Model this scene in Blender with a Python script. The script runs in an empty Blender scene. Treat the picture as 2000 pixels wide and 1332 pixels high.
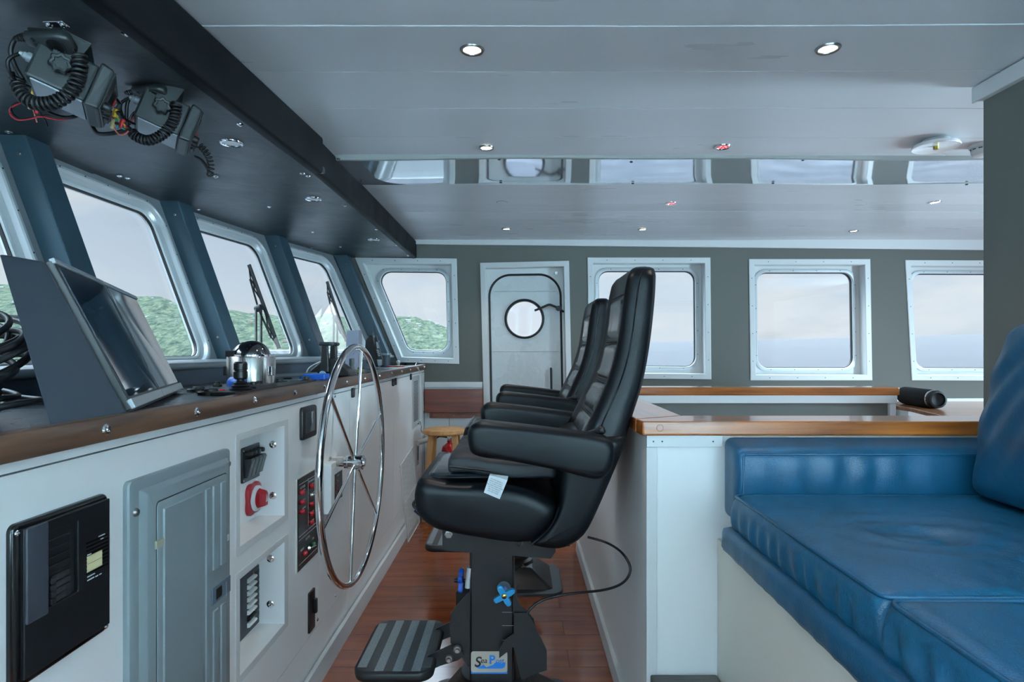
import bpy, bmesh, math, random
from mathutils import Vector, Matrix, noise
random.seed(7)
R = math.radians; PI = math.pi
scn = bpy.context.scene; COL = scn.collection
# ---------------------------------------------------------------- camera
F, CU, CV, CZ = 1200.0, 1012.0, 681.0, 1.233
cam = bpy.data.objects.new('camera', bpy.data.cameras.new('camera')); COL.objects.link(cam)
cam.location = (0, 0, CZ); cam.rotation_euler = (R(90), 0, 0)
cam.data.sensor_width = 36; cam.data.lens = F/2000*36
cam.data.shift_x = -(CU-1000)/2000; cam.data.shift_y = (CV-666)/2000
cam.data.clip_start = .05; cam.data.clip_end = 30000
scn.camera = cam
scn.view_settings.view_transform = 'Standard'; scn.view_settings.look = 'None'
scn.view_settings.gamma = 1; scn.view_settings.use_curve_mapping = False
scn.view_settings.exposure = 0.6
# ---------------------------------------------------------------- sky
def lin(c):
    return tuple(((x/255)/12.92 if x/255 <= .04045 else ((x/255+.055)/1.055)**2.4) for x in c)+(1,)
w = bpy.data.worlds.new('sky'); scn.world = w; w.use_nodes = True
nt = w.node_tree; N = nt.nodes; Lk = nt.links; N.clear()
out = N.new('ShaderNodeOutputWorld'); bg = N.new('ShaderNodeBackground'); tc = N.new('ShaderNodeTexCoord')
sep = N.new('ShaderNodeSeparateXYZ'); Lk.new(tc.outputs['Generated'], sep.inputs[0])
rp = N.new('ShaderNodeValToRGB'); Lk.new(sep.outputs[2], rp.inputs[0])
e = rp.color_ramp.elements; e[0].position = .0; e[0].color = lin((224, 233, 243)); e[1].position = .9; e[1].color = lin((150, 200, 230))
e2 = e.new(.16); e2.color = lin((203, 220, 239))
mp = N.new('ShaderNodeMapping'); mp.inputs['Scale'].default_value = (2.2, 2.2, 6.5); Lk.new(tc.outputs['Generated'], mp.inputs[0])
nz = N.new('ShaderNodeTexNoise'); nz.inputs['Scale'].default_value = 1.7; nz.inputs['Detail'].default_value = 7; nz.inputs['Roughness'].default_value = .55
Lk.new(mp.outputs[0], nz.inputs[0])
cr = N.new('ShaderNodeValToRGB'); Lk.new(nz.outputs[0], cr.inputs[0])
cr.color_ramp.elements[0].position = .46; cr.color_ramp.elements[0].color = (0, 0, 0, 1); cr.color_ramp.elements[1].position = .66
mx = N.new('ShaderNodeMixRGB'); Lk.new(cr.outputs[0], mx.inputs[0]); Lk.new(rp.outputs[0], mx.inputs[1]); mx.inputs[2].default_value = lin((232, 237, 243))
nz2 = N.new('ShaderNodeTexNoise'); nz2.inputs['Scale'].default_value = 2.6; nz2.inputs['Detail'].default_value = 5; Lk.new(mp.outputs[0], nz2.inputs[0])
cr2 = N.new('ShaderNodeValToRGB'); Lk.new(nz2.outputs[0], cr2.inputs[0]); cr2.color_ramp.elements[0].position = .52; cr2.color_ramp.elements[1].position = .75
cr2.color_ramp.elements[1].color = (.5, .5, .5, 1)
mx2 = N.new('ShaderNodeMixRGB'); Lk.new(cr2.outputs[0], mx2.inputs[0]); Lk.new(mx.outputs[0], mx2.inputs[1]); mx2.inputs[2].default_value = lin((182, 196, 212))
Lk.new(mx2.outputs[0], bg.inputs[0]); # the sky is boosted above what the windows show (over about 18 degrees up), added to light the room
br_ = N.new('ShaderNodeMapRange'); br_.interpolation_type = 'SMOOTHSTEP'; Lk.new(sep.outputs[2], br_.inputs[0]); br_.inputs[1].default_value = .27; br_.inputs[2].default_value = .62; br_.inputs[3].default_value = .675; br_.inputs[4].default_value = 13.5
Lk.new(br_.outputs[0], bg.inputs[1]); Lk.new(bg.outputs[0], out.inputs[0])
# ---------------------------------------------------------------- added fill lamps, out of view behind the camera and aft
def area(name, loc, rot, sx, sy, power, col=(.54, .83, 1)):
    l = bpy.data.lights.new(name, 'AREA'); l.shape = 'RECTANGLE'; l.size = sx; l.size_y = sy; l.energy = power; l.color = col
    o = bpy.data.objects.new(name, l); COL.objects.link(o); o.location = loc; o.rotation_euler = rot
    return o
for x, wd in ((-.70, .9), (.99, .80)): area('added_side_fill', (x, -.96, 1.38), (R(90), 0, PI), wd, 1.2, 260 if x < 0 else 330)  # fill added just inside the unseen wall to brighten console and panels
for y, wd, pw_ in ((2.14, .6, 110),): area('added_aft_fill', (4.46, y, 1.15), (0, R(90), 0), 1.7, wd, pw_)  # fill added at the unseen aft opening to brighten far wall and ceiling
#area('daylight_front_window', (-1.62, .55, 1.57), (0, R(-90+21), 0), .62, .7, 12)
#area('daylight_front_window', (-1.58, -.4, 1.57), (0, R(-90+21), 0), .62, .7, 12)
#area(, (4.6, 1.4, 1.15), (0, R(90), 0), 1.6, 1.9, 40)
sun = bpy.data.lights.new('sun', 'SUN'); sun.energy = .6; sun.angle = R(12); sun.color = (1, .97, .92)
so = bpy.data.objects.new('sun', sun); COL.objects.link(so); so.rotation_euler = (R(-28), R(-14), 0)
# ---------------------------------------------------------------- helpers
def P(u, v, Y): return Vector(((u-CU)*Y/F, Y, CZ-(v-CV)*Y/F))
def PX(u, v, X): return P(u, v, F*X/(u-CU))
def PZ(u, v, Z): return P(u, v, F*(CZ-Z)/(v-CV))
def org(o):
    l = Vector((0, 0, 0))
    while o: l += o.location; o = o.parent
    return l
def tag(o, label=None, cat=None, group=None, kind=None):
    if label: o['label'] = label
    if cat: o['category'] = cat
    if group: o['group'] = group
    if kind: o['kind'] = kind
    return o
def thing(name, label, cat, loc=(0, 0, 0), group=None, kind=None):
    o = bpy.data.objects.new(name, None); COL.objects.link(o); o.location = loc; o.empty_display_size = .05
    return tag(o, label, cat, group, kind)
def obj(name, bm, m, parent=None, smooth=None, bevel=0, seg=2, sub=0, label=None, cat=None, group=None, kind=None, flip=True):
    if flip: bmesh.ops.recalc_face_normals(bm, faces=bm.faces[:])
    me = bpy.data.meshes.new(name)
    vs = [v.co for v in bm.verts]
    if parent is not None: off = org(parent)
    else:
        off = Vector(((min(v.x for v in vs)+max(v.x for v in vs))/2, (min(v.y for v in vs)+max(v.y for v in vs))/2, min(v.z for v in vs)))
    bm.transform(Matrix.Translation(-off)); bm.to_mesh(me); bm.free()
    for mm in (m if isinstance(m, (list, tuple)) else [m]): me.materials.append(mm)
    if smooth is not None:
        for p in me.polygons: p.use_smooth = True
        me.set_sharp_from_angle(angle=R(smooth))
    o = bpy.data.objects.new(name, me); COL.objects.link(o)
    if parent is not None: o.parent = parent
    else: o.location = off
    if bevel:
        b = o.modifiers.new('bevel', 'BEVEL'); b.width = bevel; b.segments = seg; b.limit_method = 'ANGLE'; b.angle_limit = R(35); b.harden_normals = False
    if sub:
        s = o.modifiers.new('sub', 'SUBSURF'); s.levels = sub; s.render_levels = sub
    return tag(o, label, cat, group, kind)
def copy_tree(o, parent=None):
    c = o.copy(); COL.objects.link(c)
    if parent is not None: c.parent = parent
    for ch in list(o.children): copy_tree(ch, c)
    return c
def B(): return bmesh.new()
def hexa(bm, p):      # 8 points: bottom 0-3, top 4-7
    v = [bm.verts.new(q) for q in p]
    for f in ((0, 3, 2, 1), (4, 5, 6, 7), (0, 1, 5, 4), (1, 2, 6, 5), (2, 3, 7, 6), (3, 0, 4, 7)): bm.faces.new([v[i] for i in f])
    return bm
def box(bm, x0, x1, y0, y1, z0, z1):
    return hexa(bm, [(x0, y0, z0), (x1, y0, z0), (x1, y1, z0), (x0, y1, z0), (x0, y0, z1), (x1, y0, z1), (x1, y1, z1), (x0, y1, z1)])
def BX(x0, x1, y0, y1, z0, z1): return box(B(), x0, x1, y0, y1, z0, z1)
def loft(bm, loops, closed=True, cap=True, wrap=False):
    L = [[bm.verts.new(p) for p in l] for l in loops]; n = len(L[0])
    rng = range(len(L)) if wrap else range(len(L)-1)
    for i in rng:
        a, b = L[i], L[(i+1) % len(L)]
        for j in range(n if closed else n-1):
            k = (j+1) % n
            bm.faces.new((a[j], a[k], b[k], b[j]))
    if cap and not wrap:
        bm.faces.new(L[0][::-1]); bm.faces.new(L[-1])
    return bm
def frame(d):
    d = d.normalized(); a = Vector((0, 0, 1)) if abs(d.z) < .9 else Vector((1, 0, 0))
    x = d.cross(a).normalized(); return x, d.cross(x).normalized()
def tube(bm, pts, r, n=8, closed=False, cap=True):
    pts = [Vector(p) for p in pts]; m = len(pts); loops = []
    px = None
    for i in range(m):
        if closed: d = pts[(i+1) % m]-pts[i-1]
        else: d = pts[min(i+1, m-1)]-pts[max(i-1, 0)]
        if d.length < 1e-9: d = Vector((0, 0, 1))
        if px is None: px, py = frame(d)
        else:
            d.normalize(); px = (px-d*px.dot(d))
            px = px.normalized() if px.length > 1e-6 else frame(d)[0]
            py = d.cross(px).normalized()
        rr = r[i] if isinstance(r, (list, tuple)) else r
        loops.append([pts[i]+px*math.cos(2*PI*k/n)*rr+py*math.sin(2*PI*k/n)*rr for k in range(n)])
    return loft(bm, loops, cap=cap, wrap=closed)
def spline(pts, n=6, closed=False):
    pts = [Vector(p) for p in pts]; m = len(pts); o = []
    rng = range(m) if closed else range(m-1)
    for i in rng:
        g = (lambda k: pts[k % m]) if closed else (lambda k: pts[max(0, min(m-1, k))])
        a, b, c, d = g(i-1), g(i), g(i+1), g(i+2)
        for k in range(n):
            t = k/n
            o.append(.5*((2*b)+(c-a)*t+(2*a-5*b+4*c-d)*t*t+(3*b-a-3*c+d)*t**3))
    if not closed: o.append(pts[-1].copy())
    return o
def lathe(bm, prof, c, ax=(0, 0, 1), n=24):      # prof: (r, h)
    c = Vector(c); ax = Vector(ax).normalized(); x, y = frame(ax)
    loops = [[c+ax*h+(x*math.cos(2*PI*k/n)+y*math.sin(2*PI*k/n))*max(r, 1e-5) for k in range(n)] for r, h in prof]
    return loft(bm, loops, cap=False)
def prism(bm, pts, a, b):     # pts list of Vectors (world), extruded from offset a to offset b (Vectors)
    a = Vector(a); b = Vector(b)
    return loft(bm, [[Vector(p)+a for p in pts], [Vector(p)+b for p in pts]])
def inset(c, m):
    n = len(c); o = []; c = [Vector(p) for p in c]
    A = sum(c[i].x*c[(i+1) % n].y-c[(i+1) % n].x*c[i].y for i in range(n)); s = 1 if A > 0 else -1
    for i in range(n):
        p0, p1, p2 = c[i-1], c[i], c[(i+1) % n]
        d1 = (p1-p0).normalized(); d2 = (p2-p1).normalized()
        n1 = Vector((-d1.y, d1.x))*s; n2 = Vector((-d2.y, d2.x))*s
        bis = (n1+n2); k = m/max(.25, (1+n1.dot(n2)))
        o.append(p1+bis*k)
    return o
def fillet(c, r, n=7):
    o = []; m = len(c); c = [Vector(p) for p in c]
    for i in range(m):
        p0, p1, p2 = c[i-1], c[i], c[(i+1) % m]
        a = (p0-p1).normalized(); b = (p2-p1).normalized(); th = a.angle(b)
        t = r/math.tan(th/2); s = p1+a*t; e_ = p1+b*t
        cen = p1+(a+b).normalized()*(r/math.sin(th/2))
        v0 = s-cen; ang = PI-th
        cr_ = v0.x*(e_-cen).y-v0.y*(e_-cen).x; sg = 1 if cr_ > 0 else -1
        for k in range(n):
            q = sg*ang*k/(n-1); o.append(cen+Vector((v0.x*math.cos(q)-v0.y*math.sin(q), v0.x*math.sin(q)+v0.y*math.cos(q))))
    return o
def rrect(x0, x1, y0, y1, r, n=6): return fillet([(x0, y0), (x1, y0), (x1, y1), (x0, y1)], r, n)
def shrink(prof, m, steps=16):      # gradual inward offset with smoothing, so that tight corners never fold over
    p = [Vector(v) for v in prof]; n = len(p); o = [list(p)]; d = m/steps
    A = sum(p[i].x*p[(i+1) % n].y-p[(i+1) % n].x*p[i].y for i in range(n)); s = 1 if A > 0 else -1
    for _ in range(steps):
        q = []
        for i in range(n):
            t = (p[(i+1) % n]-p[i-1])
            if t.length < 1e-7: q.append(p[i]); continue
            t.normalize(); q.append(p[i]+Vector((-t.y, t.x))*s*d)
        for _2 in range(1): q = [q[i]*.5+(q[i-1]+q[(i+1) % n])*.25 for i in range(n)]
        p = q; o.append(p)
    return o
def puff(bm, prof, y0, y1, r, n=5, ax='Y'):   # profile (2-D, XZ) extruded along Y with rounded ends
    loops = []; S = shrink(prof, r)
    def at_(m):
        f = max(0, min(.9999, m/r))*16; i = int(f); f -= i
        return [a.lerp(b, f) for a, b in zip(S[i], S[i+1])]
    for k in range(n+1):
        q = k/n*PI/2; loops.append((at_(r*(1-math.sin(q))), y0+r*(1-math.cos(q))))
    for k in range(n, -1, -1):
        q = k/n*PI/2; loops.append((at_(r*(1-math.sin(q))), y1-r*(1-math.cos(q))))
    return loft(bm, [[Vector((p.x, y, p.y)) for p in l] for l, y in loops])
def cushion(bm, x0, x1, y0, y1, z0, z1, r=.03, nx=24, ny=24, nz=6, fn=None):
    """rounded box with a grid on every face, so fn(co) may pull it about"""
    bmesh.ops.create_cube(bm, size=1)
    cuts = {}
    for ax, n_ in ((0, nx), (1, ny), (2, nz)):
        es = [e_ for e_ in bm.edges if abs((e_.verts[0].co-e_.verts[1].co)[ax]) > .5/ (1) and all(abs((e_.verts[0].co-e_.verts[1].co)[k]) < 1e-6 for k in range(3) if k != ax)]
        bmesh.ops.subdivide_edges(bm, edges=es, cuts=n_-1, use_grid_fill=True)
    S = Vector((x1-x0, y1-y0, z1-z0)); c = Vector(((x0+x1)/2, (y0+y1)/2, (z0+z1)/2))
    for v in bm.verts:
        p = Vector((v.co.x*S.x, v.co.y*S.y, v.co.z*S.z)); q = Vector([max(-(S[k]/2-r), min(S[k]/2-r, p[k])) for k in range(3)])
        d = p-q
        if d.length > 1e-9:
            # map the square shell on to the rounded one
            m_ = max(abs(d.x), abs(d.y), abs(d.z)); d = d.normalized()*m_
        v.co = c+q+d
        if fn: v.co = v.co+fn(v.co.copy(), d.normalized() if d.length > 1e-9 else Vector((0, 0, 0)))
    return bm
# ---------------------------------------------------------------- materials
def mat(name, rgb, rough=.5, metal=0, bump=None, coat=0, spec=.5, emit=0, ecol=None, rgb2=None, nscale=8, stretch=(1, 1, 1), detail=4, rvar=0, lo=.35, hi=.65):
    m = bpy.data.materials.new(name); m.use_nodes = True; t = m.node_tree; b = t.nodes['Principled BSDF']
    c1 = lin(rgb); b.inputs['Base Color'].default_value = c1; b.inputs['Roughness'].default_value = rough
    b.inputs['Metallic'].default_value = metal; b.inputs['Coat Weight'].default_value = coat; b.inputs['Coat Roughness'].default_value = .12
    b.inputs['Specular IOR Level'].default_value = spec
    tcn = t.nodes.new('ShaderNodeTexCoord'); mpn = t.nodes.new('ShaderNodeMapping'); mpn.inputs['Scale'].default_value = stretch
    t.links.new(tcn.outputs['Object'], mpn.inputs[0])
    if rgb2 is not None or rvar:
        nn = t.nodes.new('ShaderNodeTexNoise'); nn.inputs['Scale'].default_value = nscale; nn.inputs['Detail'].default_value = detail
        t.links.new(mpn.outputs[0], nn.inputs[0])
        if rgb2 is not None:
            rr = t.nodes.new('ShaderNodeValToRGB'); t.links.new(nn.outputs[0], rr.inputs[0])
            rr.color_ramp.elements[0].position = lo; rr.color_ramp.elements[1].position = hi
            rr.color_ramp.elements[0].color = c1; rr.color_ramp.elements[1].color = lin(rgb2); t.links.new(rr.outputs[0], b.inputs['Base Color'])
        if rvar:
            ma = t.nodes.new('ShaderNodeMapRange'); t.links.new(nn.outputs[0], ma.inputs[0]); ma.inputs[1].default_value = .3; ma.inputs[2].default_value = .7
            ma.inputs[3].default_value = max(.02, rough-rvar); ma.inputs[4].default_value = rough+rvar; t.links.new(ma.outputs[0], b.inputs['Roughness'])
    if bump:
        nb = t.nodes.new('ShaderNodeTexNoise'); nb.inputs['Scale'].default_value = bump[0]; nb.inputs['Detail'].default_value = 3
        t.links.new(mpn.outputs[0], nb.inputs[0]); bn = t.nodes.new('ShaderNodeBump'); bn.inputs['Strength'].default_value = bump[1]; bn.inputs['Distance'].default_value = bump[2]
        t.links.new(nb.outputs[0], bn.inputs['Height']); t.links.new(bn.outputs[0], b.inputs['Normal'])
    if emit:
        b.inputs['Emission Color'].default_value = lin(ecol or rgb); b.inputs['Emission Strength'].default_value = emit
    return m
def leather(name, rgb, rough, cell, strength, dist, rgb2=None, fold=0, spec=.5):
    m = mat(name, rgb, rough, rgb2=rgb2, nscale=5, rvar=.06, spec=spec)
    t = m.node_tree; b = t.nodes['Principled BSDF']
    tcn = t.nodes.new('ShaderNodeTexCoord'); vo = t.nodes.new('ShaderNodeTexVoronoi'); vo.inputs['Scale'].default_value = cell; t.links.new(tcn.outputs['Object'], vo.inputs[0])
    bn = t.nodes.new('ShaderNodeBump'); bn.inputs['Strength'].default_value = strength; bn.inputs['Distance'].default_value = dist
    t.links.new(vo.outputs['Distance'], bn.inputs['Height']); last = bn
    if fold:
        nn = t.nodes.new('ShaderNodeTexNoise'); nn.inputs['Scale'].default_value = 7; nn.inputs['Detail'].default_value = 3; nn.inputs['Distortion'].default_value = 1.2
        t.links.new(tcn.outputs['Object'], nn.inputs[0])
        b2 = t.nodes.new('ShaderNodeBump'); b2.inputs['Strength'].default_value = fold; b2.inputs['Distance'].default_value = .02
        t.links.new(nn.outputs[0], b2.inputs['Height']); t.links.new(bn.outputs[0], b2.inputs['Normal']); last = b2
    t.links.new(last.outputs[0], b.inputs['Normal'])
    return m
def wood(name, a, c, rough=.3, axis=0, scale=1.0, coat=.3, fine=1.0):
    st = [14, 14, 14]; st[axis] = 1.0
    m = mat(name, a, rough, rgb2=c, nscale=scale*3, stretch=tuple(st), detail=8, coat=coat, bump=(6*fine, .12, .002), lo=.32, hi=.68)
    return m
M = {}
M['white'] = mat('white_laminate', (232, 233, 233), .3, spec=.45)
M['ceil'] = mat('ceiling_paint', (206, 208, 211), .33, spec=.5, rvar=.07, nscale=2.2, stretch=(.6, 4, 4), bump=(2.2, .10, .012))
M['ceil_gloss'] = mat('ceiling_gloss', (222, 228, 234), .06, metal=.75, spec=1.0, coat=1, rvar=.02, nscale=3, stretch=(.5, 3, 3), bump=(2.0, .08, .006))
M['ceil_gloss'].node_tree.nodes['Principled BSDF'].inputs['Coat Roughness'].default_value = .04
M['trimwhite'] = mat('trim_paint', (206, 207, 207), .4)
M['wall'] = mat('wall_paint', (92, 93, 87), .6, bump=(60, .05, .001))
M['wallgrey'] = mat('bulkhead_paint', (94, 95, 90), .65)
M['alu'] = mat('aluminium', (196, 200, 202), .4, metal=.35, rvar=.08, nscale=5)
M['framewhite'] = mat('frame_white', (208, 211, 211), .35, spec=.5)
M['gasket'] = mat('gasket_rubber', (22, 23, 24), .6)
M['post'] = mat('post_paint', (52, 74, 86), .4, spec=.5, rvar=.1, nscale=4, stretch=(4, 4, .5))
M['vinyl'] = leather('soffit_vinyl', (42, 47, 52), .36, 420, .05, .0005, rgb2=(50, 55, 60), fold=.15)
M['vinyl_lip'] = leather('soffit_lip_vinyl', (8, 12, 16), .55, 420, .06, .0005, spec=.25)
M['wainscot'] = mat('dark_blue_panel', (60, 72, 84), .4, rvar=.06)
M['sillgrey'] = mat('sill_grey', (128, 134, 138), .32, spec=.5)
M['chrome'] = mat('chrome', (222, 224, 226), .08, metal=1)
M['steel'] = mat('brushed_steel', (190, 188, 184), .25, metal=1, rvar=.05, nscale=6, stretch=(40, 40, .6))
M['screw'] = mat('screw_steel', (150, 150, 150), .3, metal=1)
M['screwdark'] = mat('screw_dark', (40, 40, 42), .5, metal=.5)
M['black'] = mat('black_plastic', (16, 18, 20), .4)
M['blackmetal'] = mat('black_powder_coat', (15, 16, 18), .42, bump=(260, .06, .0005))
M['rubber'] = mat('black_rubber', (20, 22, 24), .5)
M['teak'] = wood('varnished_teak', (176, 100, 38), (116, 62, 24), .28, axis=0, coat=.6)
M['teaky'] = wood('varnished_teak_strip', (110, 77, 57), (58, 40, 33), .36, axis=1, coat=.2)
M['mahog'] = wood('mahogany', (128, 62, 38), (88, 38, 24), .32, axis=0)
M['pine'] = wood('pine', (206, 152, 88), (176, 120, 62), .4, axis=2, scale=.7)
M['counterdark'] = mat('dark_counter', (58, 66, 72), .26, spec=.5, rvar=.1, nscale=3, bump=(3, .1, .003))
M['lamp'] = mat('lamp_glow', (255, 236, 200), .4, emit=3.5, ecol=(255, 238, 205))
M['lampcool'] = mat('lamp_glow_cool', (255, 255, 255), .4, emit=2.4, ecol=(235, 243, 255))
M['lampred'] = mat('lamp_red', (235, 40, 52), .3, emit=.9, ecol=(255, 40, 52))
def glass():
    m = bpy.data.materials.new('window_glass'); m.use_nodes = True; t = m.node_tree; t.nodes.clear()
    o = t.nodes.new('ShaderNodeOutputMaterial'); tr = t.nodes.new('ShaderNodeBsdfTransparent'); gl = t.nodes.new('ShaderNodeBsdfGlossy'); gl.inputs['Roughness'].default_value = .01
    tr.inputs[0].default_value = (.96, .98, .98, 1)
    mx_ = t.nodes.new('ShaderNodeMixShader'); lw = t.nodes.new('ShaderNodeLayerWeight'); pw = t.nodes.new('ShaderNodeMath'); pw.operation = 'POWER'; pw.inputs[1].default_value = 4.5; t.links.new(lw.outputs['Facing'], pw.inputs[0]); fr = t.nodes.new('ShaderNodeMath'); fr.operation = 'MULTIPLY_ADD'; fr.inputs[1].default_value = .7; fr.inputs[2].default_value = .03; t.links.new(pw.outputs[0], fr.inputs[0])
    t.links.new(fr.outputs[0], mx_.inputs[0]); t.links.new(tr.outputs[0], mx_.inputs[1]); t.links.new(gl.outputs[0], mx_.inputs[2]); t.links.new(mx_.outputs[0], o.inputs[0]); return m
M['glass'] = glass()
def floor_mat():
    m = bpy.data.materials.new('laminate_floor'); m.use_nodes = True; t = m.node_tree; b = t.nodes['Principled BSDF']
    tcn = t.nodes.new('ShaderNodeTexCoord'); br = t.nodes.new('ShaderNodeTexBrick'); t.links.new(tcn.outputs['Object'], br.inputs[0])
    br.inputs['Scale'].default_value = 1; br.inputs['Brick Width'].default_value = 1.15; br.inputs['Row Height'].default_value = .135; br.inputs['Mortar Size'].default_value = .0009
    br.inputs['Color1'].default_value = (0, 0, 0, 1); br.inputs['Color2'].default_value = (1, 1, 1, 1); br.inputs['Mortar'].default_value = (.5, .5, .5, 1); br.offset = .37
    mp_ = t.nodes.new('ShaderNodeMapping'); mp_.inputs['Scale'].default_value = (1.0, 9, 1); t.links.new(tcn.outputs['Object'], mp_.inputs[0])
    ad = t.nodes.new('ShaderNodeVectorMath'); ad.operation = 'MULTIPLY_ADD'; t.links.new(br.outputs[0], ad.inputs[0]); ad.inputs[1].default_value = (9, 5, 0); t.links.new(mp_.outputs[0], ad.inputs[2])
    nn = t.nodes.new('ShaderNodeTexNoise'); nn.inputs['Scale'].default_value = 2.2; nn.inputs['Detail'].default_value = 8; t.links.new(ad.outputs[0], nn.inputs[0])
    rr = t.nodes.new('ShaderNodeValToRGB'); t.links.new(nn.outputs[0], rr.inputs[0]); rr.color_ramp.elements[0].position = .3; rr.color_ramp.elements[1].position = .7
    rr.color_ramp.elements[0].color = lin((140, 74, 42)); rr.color_ramp.elements[1].color = lin((112, 56, 33))
    mo = t.nodes.new('ShaderNodeMixRGB'); t.links.new(br.outputs['Fac'], mo.inputs[0]); t.links.new(rr.outputs[0], mo.inputs[1]); mo.inputs[2].default_value = lin((74, 40, 28))
    t.links.new(mo.outputs[0], b.inputs['Base Color']); b.inputs['Roughness'].default_value = .16
    bn = t.nodes.new('ShaderNodeBump'); bn.inputs['Strength'].default_value = .3; bn.inputs['Distance'].default_value = .001; bn.invert = True
    t.links.new(br.outputs['Fac'], bn.inputs['Height']); t.links.new(bn.outputs[0], b.inputs['Normal'])
    return m
M['floor'] = floor_mat()
# ================================================================ THE SETTING
W = 4.93                    # far (port) side wall
K = W/F
def wp(u, v): return Vector(((u-CU)*K, CZ-(v-CV)*K))       # a point of the far wall as (X, Z)
bm = B(); bm.faces.new([bm.verts.new(p) for p in ((-1.9, -1.0, 0), (4.4, -1.0, 0), (4.4, 5.0, 0), (-1.9, 5.0, 0))])
obj('floor', BX(-1.9, 4.6, -1.05, 5.0, -.03, 0), M['floor'], kind='structure'); bm.free()
def hole_wall(outer, holes, Y, y2, m, name):
    bm = B()
    for yy in (Y, y2):
        es = []
        for lp in [outer]+holes:
            vs = [bm.verts.new((p[0], yy, p[1])) for p in lp]
            es += [bm.edges.new((vs[i], vs[(i+1) % len(vs)])) for i in range(len(vs))]
        bmesh.ops.triangle_fill(bm, use_beauty=True, use_dissolve=False, edges=es)
    vs = None
    for lp in [outer]+holes:
        a = [bm.verts.new((p[0], Y, p[1])) for p in lp]; b = [bm.verts.new((p[0], y2, p[1])) for p in lp]
        for i in range(len(a)): bm.faces.new((a[i], a[(i+1) % len(a)], b[(i+1) % len(a)], b[i]))
    bmesh.ops.remove_doubles(bm, verts=bm.verts[:], dist=1e-5)
    return obj(name, bm, m, kind='structure')
SW = [  # outer flange corners TL TR BR BL in the photograph's frame, glass corners
    ([(693, 503), (892, 505), (897, 711), (778, 708)], [(737, 526), (876, 528), (879, 690), (790, 689)]),
    ([(1147, 503), (1387, 503), (1389, 741), (1150, 739)], None),
    ([(1462, 506), (1699, 506), (1703, 743), (1465, 743)], None),
    ([(1767, 508), (2003, 509), (2012, 744), (1780, 743)], None)]
SWP = [[wp(*p) for p in a] for a, _ in SW]
door_out = [wp(938, 514), wp(1111, 510), wp(1121, 978), wp(950, 978)]
holes = [inset(c, .03) for c in SWP]+[inset(door_out, .03)]
xl = lambda z: -1.07-(z-1.18)*.45
hole_wall([(-1.50, 2.2), (-1.43, 1.975), (-1.09, 1.18), (-1.09, -.02), (4.45, -.02), (4.45, 2.2)], holes, W, W+.02, M['wall'], 'wall_port')
screw_bm = lathe(B(), [(.0, -.0015), (.0032, -.0015), (.0036, 0), (.0036, .001)], (0, 0, 0), (0, 1, 0), 8)
screw_me = bpy.data.meshes.new('screw'); screw_bm.to_mesh(screw_me); screw_bm.free(); screw_me.materials.append(M['screwdark'])
def add_screw(parent, p, d=None, s=1, me=None):
    o = bpy.data.objects.new('screw', me or screw_me); COL.objects.link(o); o.parent = parent; o.location = Vector(p)-org(parent); o.scale = (s, s, s)
    if d is not None: o.rotation_mode = 'QUATERNION'; o.rotation_quaternion = (-Vector(d)).to_track_quat('Y', 'Z')
    return o
def side_window(n, c, Y=W, sgn=1, glassq=None, deep=.105):
    root = thing('window_%d' % n, None, None, (c[2].x*.5+c[3].x*.5, Y, c[3].y), kind='structure')
    D = lambda d: Y+sgn*d
    def lp(e_, r, d): return [Vector((p.x, D(d), p.y)) for p in fillet(inset(c, e_) if e_ else c, r, 7)]
    bm = B()
    loft(bm, [lp(0, .002, 0), lp(0, .002, -.006), lp(.004, .002, -.009), lp(.042, .002, -.009), lp(.046, .002, -.004), lp(.046, .002, deep-.02),
              lp(.078, .09, deep-.02)], cap=False)
    obj('window_frame', bm, M['framewhite'], root, smooth=25)
    bm = B(); loft(bm, [lp(.070, .10, deep-.02), lp(.070, .10, deep-.028), lp(.074, .10, deep-.03), lp(.094, .085, deep-.03), lp(.098, .08, deep-.026), lp(.098, .08, deep+.02)], cap=False)
    obj('glazing_ring', bm, M['alu'], root, smooth=30)
    bm = B(); loft(bm, [lp(.0975, .08, deep-.004), lp(.103, .075, deep-.004), lp(.103, .075, deep+.02)], cap=False)
    obj('gasket', bm, M['gasket'], root, smooth=30)
    bm = B(); bm.faces.new([bm.verts.new(p) for p in lp(.1, .078, deep+.008)]); bm.faces.new([bm.verts.new(p) for p in lp(.1, .078, deep+.013)])
    obj('pane', bm, M['glass'], root)
    if sgn > 0:
        for e_, dd, per in ((.022, -.009, 4), (.084, deep-.03, 4)):
            q = inset(c, e_)
            for i in range(4):
                a, b = q[i], q[(i+1) % 4]
                for k in range(per):
                    t = (k+.6)/(per+.2); p = a.lerp(b, t)
                    add_screw(root, (p.x, D(dd), p.y), s=1.0)
    return root
for i, c in enumerate(SWP): side_window(i+1, c)
# starboard wall behind the camera with three windows, aft wall
c3 = [[Vector((a, 2.0)), Vector((b, 2.0)), Vector((b, .75)), Vector((a, .75))] for a, b in ((-1.0, .05), (.15, 1.42), (1.8, 4.2))]
hole_wall([(-1.50, 2.2), (-1.43, 1.975), (-1.13, 1.18), (-1.13, -.02), (4.45, -.02), (4.45, 2.2)], [inset(c, .03) for c in c3], -1.0, -1.02, M['wall'], 'wall_starboard')
for i, c in enumerate(c3): side_window(i+9, c, -1.0, -1)
bm = B(); box(bm, 4.4, 4.45, -1.0, W, 0, .25); box(bm, 4.4, 4.45, -1.0, -.6, .25, 2.1); box(bm, 4.4, 4.45, 4.8, W, .25, 2.1); box(bm, 4.4, 4.45, -.6, 4.8, 2.04, 2.1)
obj('wall_aft', bm, M['wall'], kind='structure')
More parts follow.
